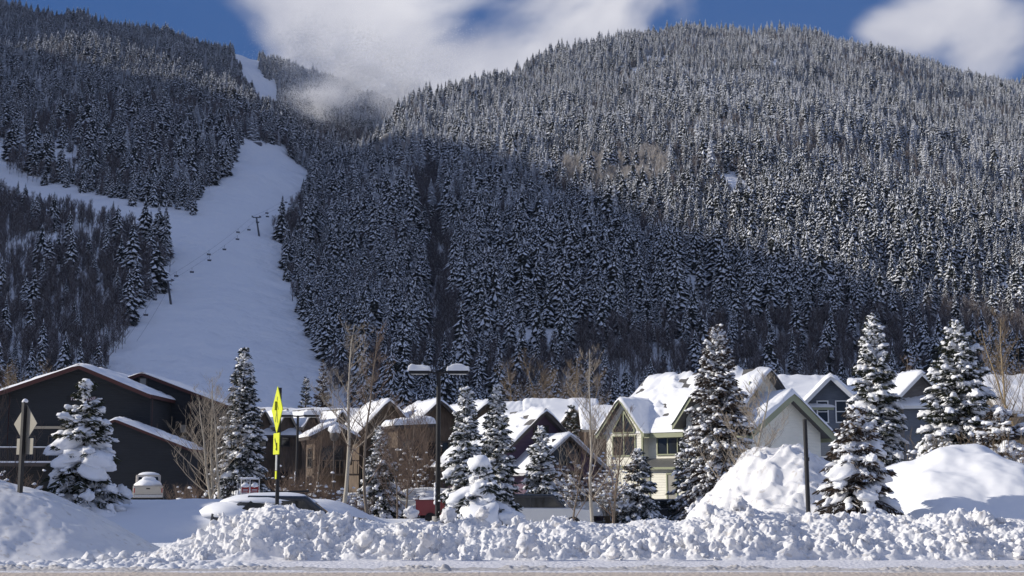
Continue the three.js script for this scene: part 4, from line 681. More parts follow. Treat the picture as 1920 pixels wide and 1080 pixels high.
function vehicle(name, label, x, z, turn, { body, cabin, lower, w = 1.85, len = 4.8, paint, glass = [], snow = [], snowSeed = 1, y = 0 }) {
  const g = group(name, x, y + lot(x, z), z, turn);
  mesh('body', profile(lower, w), paint, g); const cab = mesh('cabin', profile(cabin, w * 0.84, 0.08), body || paint, g);
  for (const q of glass) for (const s of [-1, 1]) { const m = new Mesher(), zz = s * (w * 0.42 + 0.085), P = q.map(p => V(p[0], p[1], zz)); m.poly(s > 0 ? P : P.slice().reverse()); m.poly(P.map(p => V(p.x, p.y, zz - s * 0.012))); mesh('side_window', m.geo(), CAR_GLASS, cab); }
  // front and rear screens lie on the sloping ends of the cabin
  const ends = [[cabin[0], cabin[cabin.length - 1]], [cabin[1], cabin[2]]];
  const slope = (a, b, sgn) => { const m = new Mesher(), hw = w * 0.36, o = sgn * 0.09, p0 = [mix(a[0], b[0], 0.12) + o, mix(a[1], b[1], 0.12)], p1 = [mix(a[0], b[0], 0.9) + o, mix(a[1], b[1], 0.9)]; m.poly([V(p0[0], p0[1], sgn * hw), V(p0[0], p0[1], -sgn * hw), V(p1[0], p1[1], -sgn * hw * 0.9), V(p1[0], p1[1], sgn * hw * 0.9)]); return m.geo(); };
  const byX = cabin.slice().sort((p, q) => p[0] - q[0]), lo = cabin.filter(p => p[1] < 1.25).sort((p, q) => p[0] - q[0]), hi = cabin.filter(p => p[1] >= 1.25).sort((p, q) => p[0] - q[0]);
  mesh('rear_window', slope(lo[0], hi[0], -1), CAR_GLASS, cab); mesh('windscreen', slope(lo[lo.length - 1], hi[hi.length - 1], 1), CAR_GLASS, cab);
  for (const sx of [-1, 1]) for (const sz of [-1, 1]) { const wx = sx * len * 0.31, wh = mesh('wheel', new THREE.CylinderGeometry(0.36, 0.36, 0.24, 20).rotateX(Math.PI / 2).translate(wx, 0.36, sz * (w / 2 - 0.09)), TYRE, g); mesh('rim', new THREE.CylinderGeometry(0.2, 0.2, 0.05, 12).rotateX(Math.PI / 2).translate(wx, 0.36, sz * (w / 2 + 0.02)), RIM, wh); }
  for (const sz of [-1, 1]) { mesh('headlight', new Mesher().box(len / 2 - 0.02, len / 2 + 0.06, 0.68, 0.86, sz * w * 0.36 - 0.17, sz * w * 0.36 + 0.17).geo(), HEAD, g); mesh('tail_light', new Mesher().box(-len / 2 - 0.07, -len / 2 + 0.04, 0.72, 1.02, sz * w * 0.42 - 0.1, sz * w * 0.42 + 0.1).geo(), TAIL, g); }
  mesh('bumper', new Mesher().box(-len / 2 - 0.14, -len / 2 - 0.02, 0.42, 0.58, -w * 0.46, w * 0.46).geo(), CHROME, g); mesh('bumper', new Mesher().box(len / 2 + 0.02, len / 2 + 0.12, 0.40, 0.58, -w * 0.46, w * 0.46).geo(), CHROME, g);
  snow.forEach(([cx, cy, rx, ry, rz], k) => mesh('snow_cover', new Mesher().blob(V(cx, cy, 0), rx, ry, rz, { detail: 3, rough: 0.10, seed: k + snowSeed * 4, flat: 0.3 }).geo(), SNOW_PLAIN, g));
  tag(g, label, name.includes('pickup') ? 'pickup truck' : 'car'); return g;
}
const L4 = 2.35;
const CAR_LOW = [[-L4, 0.3], [L4, 0.3], [L4, 0.72], [1.2, 0.95], [-L4 + 0.1, 0.98]], CAR_CAB = [[-2.0, 0.98], [1.05, 0.95], [0.35, 1.45], [-1.25, 1.47]];
const SUV_LOW = [[-L4, 0.35], [L4, 0.35], [L4, 0.98], [1.2, 1.1], [-L4, 1.12]], SUV_CAB = [[-2.3, 1.12], [1.1, 1.1], [0.45, 1.75], [-2.05, 1.78]];
const PU_LOW = [[-2.7, 0.45], [2.7, 0.45], [2.7, 1.0], [1.2, 1.1], [-2.7, 1.12]], PU_CAB = [[-0.75, 1.12], [1.25, 1.1], [0.7, 1.8], [-0.6, 1.82]];
const SUV_GLASS = [[[-2.0, 1.2], [-0.75, 1.2], [-0.75, 1.66], [-1.88, 1.66]], [[-0.65, 1.2], [0.8, 1.2], [0.38, 1.66], [-0.65, 1.66]]], PU_GLASS = [[[-0.6, 1.2], [0.2, 1.2], [0.2, 1.7], [-0.52, 1.7]], [[0.28, 1.2], [1.0, 1.2], [0.66, 1.7], [0.28, 1.7]]], CAR_GLASSES = [[[-1.6, 1.02], [-0.4, 1.02], [-0.4, 1.4], [-1.2, 1.4]], [[-0.32, 1.02], [0.8, 1.0], [0.32, 1.4], [-0.32, 1.4]]];
const WHITE_PAINT = PAINT(0.72, 0.72, 0.70), DARK_PAINT = PAINT(0.02, 0.022, 0.025), RED_PAINT = PAINT(0.30, 0.02, 0.018), SILVER = PAINT(0.35, 0.35, 0.36);
{ const t = vehicle('pickup_truck', 'pale pickup truck seen from its tailgate, heaped with snow, by the lodge', xAt(278, 92), -92, 1.84, { lower: PU_LOW, cabin: PU_CAB, glass: PU_GLASS, paint: PAINT(0.52, 0.47, 0.40), len: 5.4, w: 1.95, y: 0.15, snow: [[-1.7, 1.2, 1.0, 0.42, 0.9], [0.1, 1.85, 0.7, 0.28, 0.72], [1.9, 1.1, 0.7, 0.25, 0.8], [-1.9, 1.5, 0.4, 0.3, 0.5]] });
  mesh('tailgate', new Mesher().box(-2.80, -2.762, 0.62, 1.12, -0.85, 0.85).geo(), PAINT(0.50, 0.45, 0.36), t); mesh('tailgate_handle', new Mesher().box(-2.82, -2.803, 0.95, 1.02, -0.12, 0.12).geo(), BLACK_METAL, t); }
vehicle('parked_suv', 'snow-crusted silver four-wheel drive behind the bare aspen trunks', xAt(705, 88), -88, 2.7, { lower: SUV_LOW, cabin: SUV_CAB, glass: SUV_GLASS, paint: SILVER, len: 4.7, snow: [[-0.8, 1.78, 1.35, 0.24, 0.8], [1.6, 1.08, 0.8, 0.22, 0.8], [0.85, 1.42, 0.45, 0.18, 0.7]], snowSeed: 2 });
vehicle('parked_suv', 'car completely covered in smooth white snow beside the lamp post', xAt(782, 82), -82, 3.05, { lower: SUV_LOW, cabin: SUV_CAB, glass: [], paint: WHITE_PAINT, len: 4.7, snow: [[-0.7, 1.62, 1.6, 0.30, 0.92], [1.4, 1.0, 1.05, 0.34, 0.95], [0.7, 1.38, 0.6, 0.3, 0.9], [-0.6, 1.25, 1.8, 0.6, 1.0]], snowSeed: 3 });
{ const d = 74, y0 = lot(0, -d), g = group('utility_trailer', xAt(806, d), y0, -d, 0.05), y = r => at(806, r, d).y - y0; mesh('box', new Mesher().box(-0.75, 0.85, 0.45, y(938.5), -0.5, 0.5).geo(), RED_PAINT, g); mesh('rim_bar', new Mesher().box(-0.8, 0.9, y(938.5), y(936.5), -0.54, 0.54).geo(), PAINT(0.2, 0.015, 0.012), g); mesh('hook', new Mesher().limb(V(-0.62, y(936.5), 0.45), V(-0.62, y(932), 0.45), 0.03, 0.03, 6, true).blob(V(-0.6, y(931.5), 0.45), 0.07, 0.05, 0.05, { detail: 1, rough: 0 }).geo(), BLACK_METAL, g); for (const s of [-1, 1]) mesh('wheel', new THREE.CylinderGeometry(0.3, 0.3, 0.18, 18).rotateX(Math.PI / 2).translate(0.05, 0.3, s * 0.62), TYRE, g); mesh('drawbar', new Mesher().bar(V(0.85, 0.5, 0), V(1.7, 0.45, 0), 0.08, 0.08).geo(), BLACK_METAL, g); mesh('snow_load', new Mesher().blob(V(0.05, y(937), 0), 0.7, 0.14, 0.4, { detail: 2 }).geo(), SNOW_PLAIN, g); tag(g, 'red box trailer in front of the snow-covered car', 'trailer'); }
vehicle('parked_suv', 'white four-wheel drive with black glass and red tail light behind the bank', xAt(1018, 69), -69, 0.06, { lower: SUV_LOW, cabin: SUV_CAB, body: DARK_PAINT, glass: SUV_GLASS, paint: WHITE_PAINT, len: 4.7, y: -0.2, snow: [] });
vehicle('pickup_truck', 'white pickup truck with square cab beside the tall bare aspen', xAt(1104, 75), -75, 3.1, { lower: PU_LOW, cabin: PU_CAB, glass: PU_GLASS, paint: WHITE_PAINT, len: 5.4, w: 1.9, snow: [[0.1, 1.8, 0.7, 0.08, 0.7]] });
vehicle('parked_car', 'dark car with a dull roof behind bare branches before the cream house', xAt(1180, 84), -84, 0.2, { lower: CAR_LOW, cabin: CAR_CAB, glass: CAR_GLASSES, paint: PAINT(0.05, 0.045, 0.04), len: 4.7, w: 1.8, y: -0.25, snow: [] });
vehicle('parked_car', 'black car with bright glass just behind the snow bank', xAt(1228, 80), -80, 2.95, { lower: CAR_LOW, cabin: CAR_CAB, glass: CAR_GLASSES, paint: DARK_PAINT, len: 4.7, w: 1.8, y: -0.3, snow: [] });
{ const g = vehicle('parked_car', 'dark car buried under a smooth slab of snow behind the bank', xAt(552, 40), -40, 0.12, { lower: CAR_LOW, cabin: CAR_CAB, glass: CAR_GLASSES, paint: DARK_PAINT, len: 4.2, w: 1.8, y: -0.28, snow: [[-0.7, 1.36, 1.45, 0.26, 0.9], [-1.5, 0.95, 1.2, 0.55, 1.0], [-0.6, 1.05, 1.3, 0.45, 0.98]] }); }

// ---------------------------------------------------------------- the chairlift
{
  const ground = (px, py) => { for (let d = 440; d < 2500; d += 2) { const q = at(px, py, d); if (mountain(q.x, q.z) >= q.y) return q; } return at(px, py, 900); };
  const STEEL = mat(0.075, 0.08, 0.095, 0.6, { metalness: 0.3 });
  const tower = (bx, by, tx, ty, arm, label) => {
    const b = ground(bx, by), t = at(tx, ty, -b.z + 1.5), g = group('lift_tower', b.x, b.y, b.z), dx = t.x - b.x, dy = t.y - b.y;
    mesh('pole', new Mesher().limb(V(0, -2, 0), V(dx, dy, -1), 0.62, 0.42, 10, true).geo(), STEEL, g);
    mesh('crossarm', new Mesher().bar(V(dx - arm, dy, -1), V(dx + arm, dy, -1), 0.5, 0.55).geo(), STEEL, g);
    for (const s of [-1, 1]) mesh('sheave_train', new Mesher().box(dx + s * arm - 0.3, dx + s * arm + 0.3, dy + 0.3, dy + 0.7, -3, 1).geo(), STEEL, g);
    tag(g, label, 'lift tower'); return [V(t.x - arm, t.y + 0.8, t.z), V(t.x + arm, t.y + 0.8, t.z)];
  };
  const A = tower(322, 571, 315, 527, 2.3, 'lower dark chairlift tower at the edge of the ski run'), B = tower(487, 443, 481, 408, 2.3, 'upper dark chairlift tower midway up the ski run');
  const low = at(245, 640, 520), high = at(592, 338, 1010), P = [0, 1].map(k => [V(low.x + (k ? 2.3 : -2.3), low.y, low.z), A[k], B[k], V(high.x + (k ? 2.3 : -2.3), high.y, high.z)]);
  const span = (a, b, t) => { const p = a.clone().lerp(b, t); p.y -= 4 * 0.010 * a.distanceTo(b) * t * (1 - t); return p; };
  const along = [0, 1].map(k => { const out = []; for (let s = 0; s < 3; s++) for (let i = 0; i <= 14; i++) out.push(span(P[k][s], P[k][s + 1], i / 14)); return out; });
  along.forEach((pts, k) => { const m = new Mesher(); for (let i = 1; i < pts.length; i++) if (pts[i].distanceTo(pts[i - 1]) > 0.1) m.limb(pts[i - 1], pts[i], 0.045, 0.045, 4); tag(mesh('lift_cable', m.geo(), STEEL), 'thin steel haul cable of the chairlift', 'cable', 'cables of the chairlift'); });
  const chair = group('lift_chair', 0, 0, 0);
  mesh('hanger', new Mesher().limb(V(0, 0, 0), V(0, -2.6, 0), 0.09, 0.09, 5).geo(), STEEL, chair); mesh('seat', new Mesher().box(-1.1, 1.1, -3.3, -3.1, -0.1, 0.55).geo(), STEEL, chair); mesh('backrest', new Mesher().box(-1.1, 1.1, -3.0, -2.2, -0.18, -0.08).geo(), STEEL, chair); mesh('side_bar', new Mesher().box(-1.2, -1.06, -3.3, -2.0, -0.2, 0.6).box(1.06, 1.2, -3.3, -2.0, -0.2, 0.6).geo(), STEEL, chair);
  tag(chair, 'small dark chair hanging from the chairlift cable', 'lift chair', 'chairs of the lift');
  let first = true; const put = (k, s, t, turn) => { const p = span(P[k][s], P[k][s + 1], t); if (first) { chair.position.copy(p); chair.rotation.y = turn; chair.scale.setScalar(0.8); first = false; } else dup(chair, p.x, p.y, p.z, turn, 0.8); };
  [0.18, 0.36, 0.53, 0.69, 0.84, 0.96].forEach((t, i) => put(1, 1, t, 0.4)); [0.12, 0.45, 0.8].forEach(t => put(0, 1, t, -2.6)); [0.1, 0.28, 0.45, 0.62, 0.78].forEach(t => put(1, 2, t, 0.4)); [0.2, 0.5, 0.75].forEach(t => put(0, 2, t, -2.6)); [0.5, 0.75].forEach(t => put(0, 0, t, 0.4));
  // hut at the head of the run
  const q = ground(480, 272), g = group('lift_hut', q.x, q.y - 1, q.z - 6); mesh('wall', new Mesher().box(-4, 4, 0, 4.5, -3, 3).geo(), mat(0.12, 0.12, 0.14), g); mesh('roof', new Mesher().box(-4.6, 4.6, 4.51, 5.3, -3.6, 3.6).geo(), SNOW_FAR, g); tag(g, 'small snow-roofed hut at the head of the ski run', 'hut');
}
// ---------------------------------------------------------------- trees in the town
const NEEDLES = mat(0.040, 0.046, 0.026, 0.9, { side: THREE.DoubleSide }), NEEDLES_BROWN = mat(0.085, 0.062, 0.046, 0.9, { side: THREE.DoubleSide }), NEEDLES_BLUE = mat(0.040, 0.050, 0.042, 0.9, { side: THREE.DoubleSide });
// a spruce with boughs in whorls, needle sprays along every bough, and snow lying on them
function nearSpruce(label, x, y, z, h, r, seed, { load = 0.8, pad = 1, big = 0, needles = NEEDLES, dense = 1, bottom = 0.04, lean = 0, tip = 0 } = {}) {
  { const q = lot(x, z); if (y < 0.3) { y += q; h -= q; } }
  const R = rng(seed), g = group('spruce_tree', x, y, z), crown = new Mesher(), snow = new Mesher();
  const spine = t => V(lean * t * t * h, t * h, 0);
  mesh('trunk', new Mesher().limb(V(0, -0.3, 0), spine(0.5), 0.022 * h, 0.012 * h, 8).limb(spine(0.5), spine(1), 0.012 * h, 0.01, 6).geo(), SPRUCE_BARK, g);
  const spray = (p, dx, dy, dz, len, w) => { // a twig of needles: two crossed slivers
    const e = V(p.x + dx * len, p.y + dy * len, p.z + dz * len), m = V(p.x + dx * len * 0.45, p.y + dy * len * 0.45, p.z + dz * len * 0.45), a = R() * 3.14, sx = -dz, sz = dx, c = Math.cos(a) * w, s = Math.sin(a) * w;
    crown.poly([p, V(m.x + sx * c, m.y + s, m.z + sz * c), e, V(m.x - sx * c, m.y - s, m.z - sz * c)]);
    crown.poly([p, V(m.x + sx * s, m.y - c, m.z + sz * s), e, V(m.x - sx * s, m.y + c, m.z - sz * s)]);
  };
  const frost = (p, dx, dy, dz, len, w) => { // a sliver of snow lying along a twig
    const e = V(p.x + dx * len, p.y + dy * len + 0.012, p.z + dz * len), m = V(p.x + dx * len * 0.5, p.y + dy * len * 0.5 + 0.03, p.z + dz * len * 0.5), sx = -dz * w, sz = dx * w;
    snow.poly([V(p.x, p.y + 0.015, p.z), V(m.x + sx, m.y - 0.012, m.z + sz), e, m]); snow.poly([V(p.x, p.y + 0.015, p.z), m, e, V(m.x - sx, m.y - 0.012, m.z - sz)]);
  };
  const whorls = Math.round(h / 0.30 * dense);
  for (let wv = 0; wv < whorls; wv++) {
    const t0 = wv / whorls, n = t0 > 0.9 ? 4 : t0 > 0.7 ? 6 : 8, off = R() * 6.283;
    for (let k = 0; k < n; k++) {
      const t = bottom + (1 - bottom - 0.02) * Math.min(1, (wv + R() * 1.6) / whorls), a = off + (k + 0.6 * R()) / n * 6.283, L = (r * Math.pow(1 - t, 0.82) * (0.72 + 0.45 * R()) + 0.10) * smooth(-0.06, 0.10, t + 0.05), up = mix(-0.18, 0.75, Math.pow(t, 1.3)) + (R() - 0.5) * 0.2, sag = 0.28 * (1 - t) + 0.10, s0 = spine(t), ca = Math.cos(a), sa = Math.sin(a);
      const bough = q => V(s0.x + ca * L * q, s0.y + L * q * up - L * q * q * sag * 1.3 + L * 0.12 * q * q * q, s0.z + sa * L * q);
      crown.limb(bough(0), bough(0.55), 0.018 + 0.008 * L, 0.012, 3); crown.limb(bough(0.55), bough(1), 0.012, 0.004, 3);
      const steps = Math.max(4, Math.round(L / 0.085));
      for (let i = 1; i <= steps; i++) {
        const q = i / steps, p = bough(q), len = (0.13 + 0.26 * Math.sin(Math.min(1, q * 1.15) * 2.6) * Math.min(1, L)) * (0.7 + 0.6 * R());
        for (const sgn of [-1, 1]) { const b = a + sgn * (0.55 + 0.5 * R()), dy = -0.25 - 0.35 * R(); spray(p, Math.cos(b), dy, Math.sin(b), len * 1.2, 0.034 + 0.018 * R()); if (R() < load * 0.9) frost(p, Math.cos(b), dy, Math.sin(b), len * (0.7 + 0.5 * R()), 0.035 + 0.035 * R()); if (R() < 0.5) spray(p, Math.cos(b) * 0.5, -0.9, Math.sin(b) * 0.5, len * 0.8, 0.04); }
        if (R() < 0.6) spray(p, ca * 0.5 + (R() - 0.5) * 0.6, -0.7 * R(), sa * 0.5 + (R() - 0.5) * 0.6, len * 0.7, 0.03);
      }
      if (R() < load) {
        const pads = 2 + Math.floor(L * 4.5 * (0.4 + 0.6 * R())), from = 0.15 + 0.3 * R();
        for (let i = 0; i < pads; i++) { // a broken ridge of snow along the bough
          const q = clamp(from + (1.04 - from) * (i + R()) / pads, 0.1, 1.03), p = bough(q), s = pad * (0.048 + 0.085 * Math.pow(R(), 2.2)) * (0.6 + 0.45 * Math.min(1.2, L));
          p.y += s * 0.25; p.x += (R() - 0.5) * 0.20 * L; p.z += (R() - 0.5) * 0.20 * L;
          snow.blob(p, s * (1.0 + 0.8 * R()), s * (0.55 + 0.5 * R()), s * (0.8 + 0.5 * R()), { detail: s > 0.13 ? 2 : 1, rough: 0.42, freq: 1.9, seed: R() * 50, turn: -a + (R() - 0.5), pitch: up - sag * 2.2 * q + (R() - 0.5) * 0.5, flat: 0.5 });
        }
        for (let i = 0; i < 9; i++) { const q = 0.25 + 0.75 * R(), p = bough(q); p.x += (R() - 0.5) * 0.45 * L; p.z += (R() - 0.5) * 0.45 * L; p.y -= 0.02 + 0.12 * R(); const s = 0.03 + 0.045 * R(); snow.blob(p, s * 1.7, s, s * 1.3, { detail: 0, seed: R() * 9, turn: R() * 6 }); }
      }
    }
  }
  for (let k = 0; k < big; k++) { const t = 0.08 + 0.62 * R(), a = R() * 6.283, q = r * Math.pow(1 - t, 0.82) * (0.55 + 0.35 * R()), s = (0.20 + 0.26 * R()) * (1 - t * 0.5) * pad; snow.blob(V(Math.cos(a) * q, t * h - 0.1, Math.sin(a) * q), s * 1.25, s * 0.72, s, { detail: 3, rough: 0.22, seed: R() * 90, turn: -a, pitch: -0.35, flat: 0.6 }); }
  if (tip) snow.blob(spine(0.97), tip, tip * 0.9, tip, { detail: 2, seed: seed });
  mesh('crown', crown.geo(), needles, g); const s = mesh('snow', snow.geo(), SNOW_PLAIN, g); s.userData.kind = 'stuff';
  tag(g, label, 'spruce tree'); return g;
}
const T = (px, top, d) => [xAt(px, d), at(px, top, d).y];
{
  let [x, y] = T(1646, 588, 57); nearSpruce('tall spruce clad in snow between the blue-grey and grey gabled houses', x, 0.8, -57, y - 0.8, 1.5, 101, { load: 0.95, pad: 1.35, needles: NEEDLES, big: 5 });
  [x, y] = T(1805, 600, 53); nearSpruce('tall broad spruce with flat snow-laden boughs beside the golden aspens', x, 0.8, -53, y - 0.8, 2.15, 102, { load: 0.92, pad: 1.4, big: 7 });
  [x, y] = T(1607, 768, 39); nearSpruce('short brownish spruce with heavy snow clumps in front of the snow piles', x, 0.55, -39, y - 0.55, 1.25, 103, { load: 0.75, pad: 1.3, needles: NEEDLES_BROWN, big: 13, dense: 1.2, lean: 0.02 });
  [x, y] = T(1351, 607, 62); nearSpruce('tall dense spruce dusted with fine snow in front of the cream house', x, 0.2, -62, y - 0.2, 2.2, 104, { load: 1.0, pad: 0.95, needles: NEEDLES_BROWN, dense: 1.3 });
  [x, y] = T(451, 650, 72); nearSpruce('slender dark spruce banded with snow beside the lodge', x, 0.1, -72, y - 0.1, 1.55, 105, { load: 0.85, pad: 1.0, needles: NEEDLES_BLUE, dense: 1.1, big: 6 });
  [x, y] = T(153, 712, 43); nearSpruce('bushy spruce bowed under big snow clumps beside the snow mound', x, 0.2, -43, y - 0.2, 1.4, 106, { load: 0.6, pad: 1.5, big: 20, tip: 0.22, needles: NEEDLES });
  [x, y] = T(872, 724, 60); nearSpruce('young snowy spruce nearest the tall lamp post', x, 0.1, -60, y - 0.1, 1.2, 107, { load: 0.95, pad: 1.15, dense: 1.1, big: 4, tip: 0.12 });
  [x, y] = T(931, 722, 62); nearSpruce('young slim snowy spruce between the lamp post spruce and purple house', x, 0.1, -62, y - 0.1, 1.1, 108, { load: 0.92, pad: 1.05, dense: 1.1, tip: 0.1 });
  [x, y] = T(900, 872, 38); nearSpruce('squat spruce buried under one great cap of snow behind the bank', x, 0.3, -38, y - 0.3, 1.05, 109, { load: 0.6, pad: 1.5, big: 10, tip: 0.36, needles: NEEDLES_BLUE });
  [x, y] = T(1196, 842, 74); nearSpruce('small snowy spruce at the foot of the cream house', x, 0, -74, y, 1.4, 110, { load: 0.85, pad: 0.9, needles: NEEDLES_BLUE });
  [x, y] = T(1290, 812, 78); nearSpruce('low snowy spruce tucked beside the cream house windows', x, 0, -78, y, 1.2, 111, { load: 0.9, pad: 1.0 });
  [x, y] = T(712, 800, 80); nearSpruce('loose snowy spruce hiding the timber house porch', x, 0, -80, y, 1.5, 112, { load: 0.9, pad: 1.2, big: 8 });
  [x, y] = T(570, 704, 140); nearSpruce('dark nearly bare-topped spruce beyond the row of townhouses', x, 0, -140, y, 1.6, 113, { load: 0.35, pad: 0.8, needles: NEEDLES_BLUE, dense: 0.7 });
  [x, y] = T(602, 672, 165); nearSpruce('dark bushy spruce at the foot of the ski run', x, 0, -165, y, 2.4, 114, { load: 0.3, pad: 0.9, needles: NEEDLES_BROWN, dense: 0.6 });
  [x, y] = T(1072, 758, 100); nearSpruce('little dark spruce showing above the purple house roof', x, 0, -100, y, 1.5, 115, { load: 0.4, pad: 0.8, dense: 0.8 });
  [x, y] = T(1014, 800, 72); nearSpruce('drooping snowy spruce in front of the purple house', x, 0, -72, y, 1.3, 116, { load: 0.95, pad: 1.2, big: 4, dense: 0.8, bottom: 0.2 });
  [x, y] = T(1880, 770, 46); nearSpruce('low dark spruce at the end of the smooth snow pile', x, 1.2, -46, y - 1.2, 1.5, 117, { load: 0.6, pad: 1.5, big: 8, needles: NEEDLES_BROWN });
}
// ---- leafless trees: every limb a tapering tube
function bareTree(label, x, y, z, h, seed, { bark = 0, stems = 1, spread = 0.35, thick = 0.012, levels = 4, clear = 0.25, twigs = 1, lumps = 0, upright = 0.75, grp } = {}) {
  { const q = lot(x, z); y += q; h -= q; }
  const R = rng(seed), g = group('bare_tree', x, y, z), trunk = new Mesher(), br = new Mesher(), lump = new Mesher();
  const grow = (p, dir, len, r, lev) => {
    const n = lev === 0 ? 9 : lev === 1 ? 5 : 3; let q = p.clone(), d = dir.clone(); const pts = [q.clone()], rs = [r];
    for (let i = 0; i < n; i++) { d.add(V((R() - 0.5) * 0.22, 0.05 + (lev ? 0.06 * upright : 0), (R() - 0.5) * 0.22)).normalize(); const e = q.clone().addScaledVector(d, len / n), r2 = r * (1 - (i + 1) / n * (lev === 0 ? 0.88 : 0.8)); (lev === 0 ? trunk : br).limb(q, e, rs[rs.length - 1], Math.max(0.004, r2), lev === 0 ? 7 : lev === 1 ? 4 : 3); q = e; pts.push(q.clone()); rs.push(Math.max(0.004, r2)); }
    if (lev >= levels) return;
    const kids = Math.round((lev === 0 ? 15 : lev === 1 ? 6 : 4) * twigs);
    for (let k = 0; k < kids; k++) {
      const f = lev === 0 ? mix(clear, 0.97, Math.pow((k + R()) / kids, 0.9)) : mix(0.2, 0.98, R()), i = Math.min(n - 1, Math.floor(f * n)), b = pts[i].clone().lerp(pts[i + 1], f * n - i), a = R() * 6.283;
      const out = V(Math.cos(a), mix(0.5, 1.4, upright) * (0.6 + 0.6 * R()), Math.sin(a)).normalize(), L = lev === 0 ? h * spread * (1.12 - f) * (0.7 + 0.6 * R()) + 0.25 : len * (0.3 + 0.3 * R());
      grow(b, out.lerp(d, lev ? 0.25 : 0.08).normalize(), L, Math.max(0.006, rs[i] * (lev === 0 ? 0.42 : 0.55)), lev + 1);
      if (lumps && lev === 0 && f < 0.5 && R() < lumps) { const s = 0.10 + 0.16 * R(); lump.blob(b.clone().add(V(0, 0.05, 0)), s, s * 1.4, s, { detail: 2, seed: R() * 60, rough: 0.25 }); }
    }
  };
  for (let s = 0; s < stems; s++) { const a = R() * 6.283, o = stems > 1 ? 0.16 : 0; grow(V(Math.cos(a) * o, -0.2, Math.sin(a) * o), V(Math.cos(a) * o * 0.6, 1, Math.sin(a) * o * 0.6).normalize(), h * (s ? 0.75 + 0.2 * R() : 1), h * thick, 0); }
  mesh('trunk', trunk.geo(), BARKS[bark], g); const b = mesh('branches', br.geo(), TWIGS[bark], g); if (lump.i.length) { const q = mesh('snow_clumps', lump.geo(), SNOW_PLAIN, g); q.userData.kind = 'stuff'; }
  b.userData.kind = 'stuff';
  tag(g, label, 'bare tree', grp); return g;
}
const BARKS = [mat(0.42, 0.38, 0.31, 0.9), mat(0.20, 0.16, 0.12, 0.9), mat(0.34, 0.26, 0.15, 0.9)], TWIGS = [mat(0.34, 0.29, 0.23, 0.9), mat(0.17, 0.12, 0.09, 0.9), mat(0.23, 0.175, 0.115, 0.9)];
{
  const B = (label, px, top, d, seed, o = {}) => { const [x, y] = T(px, top, d); return bareTree(label, x, o.y || 0, -d, y - (o.y || 0), seed, o); };
  B('pale multi-stemmed birch between the pickup truck and the red placards', 408, 698, 66, 201, { stems: 3, spread: 0.42, thick: 0.013, levels: 3, clear: 0.12, upright: 0.4 });
  B('tall bare aspen with pale trunk rising before the timber houses', 640, 585, 58, 202, { spread: 0.30, thick: 0.0115, levels: 3, clear: 0.3, upright: 0.3, twigs: 1.2 });
  B('slimmer dark-trunked bare aspen next to the snow-crusted silver car', 692, 610, 55, 203, { bark: 1, spread: 0.28, thick: 0.0095, levels: 3, clear: 0.25, upright: 0.3, twigs: 1.2 });
  B('tall bare aspen holding a lump of snow beside the white pickup truck', 1110, 640, 54, 204, { bark: 0, spread: 0.26, thick: 0.0105, levels: 3, clear: 0.15, upright: 0.5, twigs: 1.2 });
  B('small dark bare tree leaning before the cream house bay', 1146, 770, 52, 205, { bark: 1, spread: 0.42, thick: 0.013, levels: 3, clear: 0.1, twigs: 1.1 });
  B('pale bare aspen standing before the tall dense spruce', 1397, 690, 46, 206, { bark: 0, spread: 0.34, thick: 0.015, levels: 3, clear: 0.08, twigs: 1.35, upright: 0.5, y: 0.4 });
  B('thin bare sapling between the purple house and the tall bare aspen', 1072, 790, 66, 207, { bark: 1, spread: 0.4, thick: 0.010, levels: 3, clear: 0.1 });
  B('bare bushy tree at the edge of the lodge balcony', -8, 700, 52, 208, { bark: 1, spread: 0.38, thick: 0.012, levels: 3, clear: 0.1, twigs: 1.1 });
  for (const [px, top, d, s] of [[985, 672, 150, 1], [1018, 662, 150, 2], [1042, 690, 148, 3], [1062, 665, 152, 4], [1096, 690, 150, 5], [1005, 690, 146, 6]]) B('golden-brown bare aspen rising behind the long house roof', px, top, d, 220 + s, { bark: 2, spread: 0.34, thick: 0.007, levels: 3, clear: 0.25, upright: 0.45, twigs: 1.5, grp: 'aspens behind the long house' });
  for (const [px, top, d, s] of [[1905, 585, 70, 1], [1935, 600, 66, 2], [1885, 640, 74, 3]]) B('golden-brown bare aspen beside the sunlit long house roof', px, top, d, 240 + s, { bark: 2, spread: 0.3, thick: 0.010, levels: 3, clear: 0.15, upright: 0.8, twigs: 1.25, grp: 'aspens beside the sunlit long house' });
  for (const [px, top, d, q] of [[590, 770, 80, 1], [760, 765, 78, 2], [792, 752, 82, 3], [745, 790, 74, 4]]) B('thin brown bare tree close to the timber houses', px, top, d, 270 + q, { bark: 1, spread: 0.42, thick: 0.010, levels: 3, clear: 0.12, twigs: 1.3, upright: 0.6, grp: 'thin trees by the timber houses' });
  B('brown bare tree beyond the grey gabled house', 1690, 650, 125, 251, { bark: 1, spread: 0.3, levels: 3, twigs: 1.2 });
  for (const [px, s] of [[30, 1], [62, 2], [95, 3], [5, 4]]) B('golden willow thicket rising behind the lodge roof', px, 690 - (s % 2) * 14, 135, 260 + s, { bark: 2, stems: 2, spread: 0.34, thick: 0.009, levels: 3, clear: 0.3, upright: 1, twigs: 1.1, grp: 'willows behind the lodge' });
}
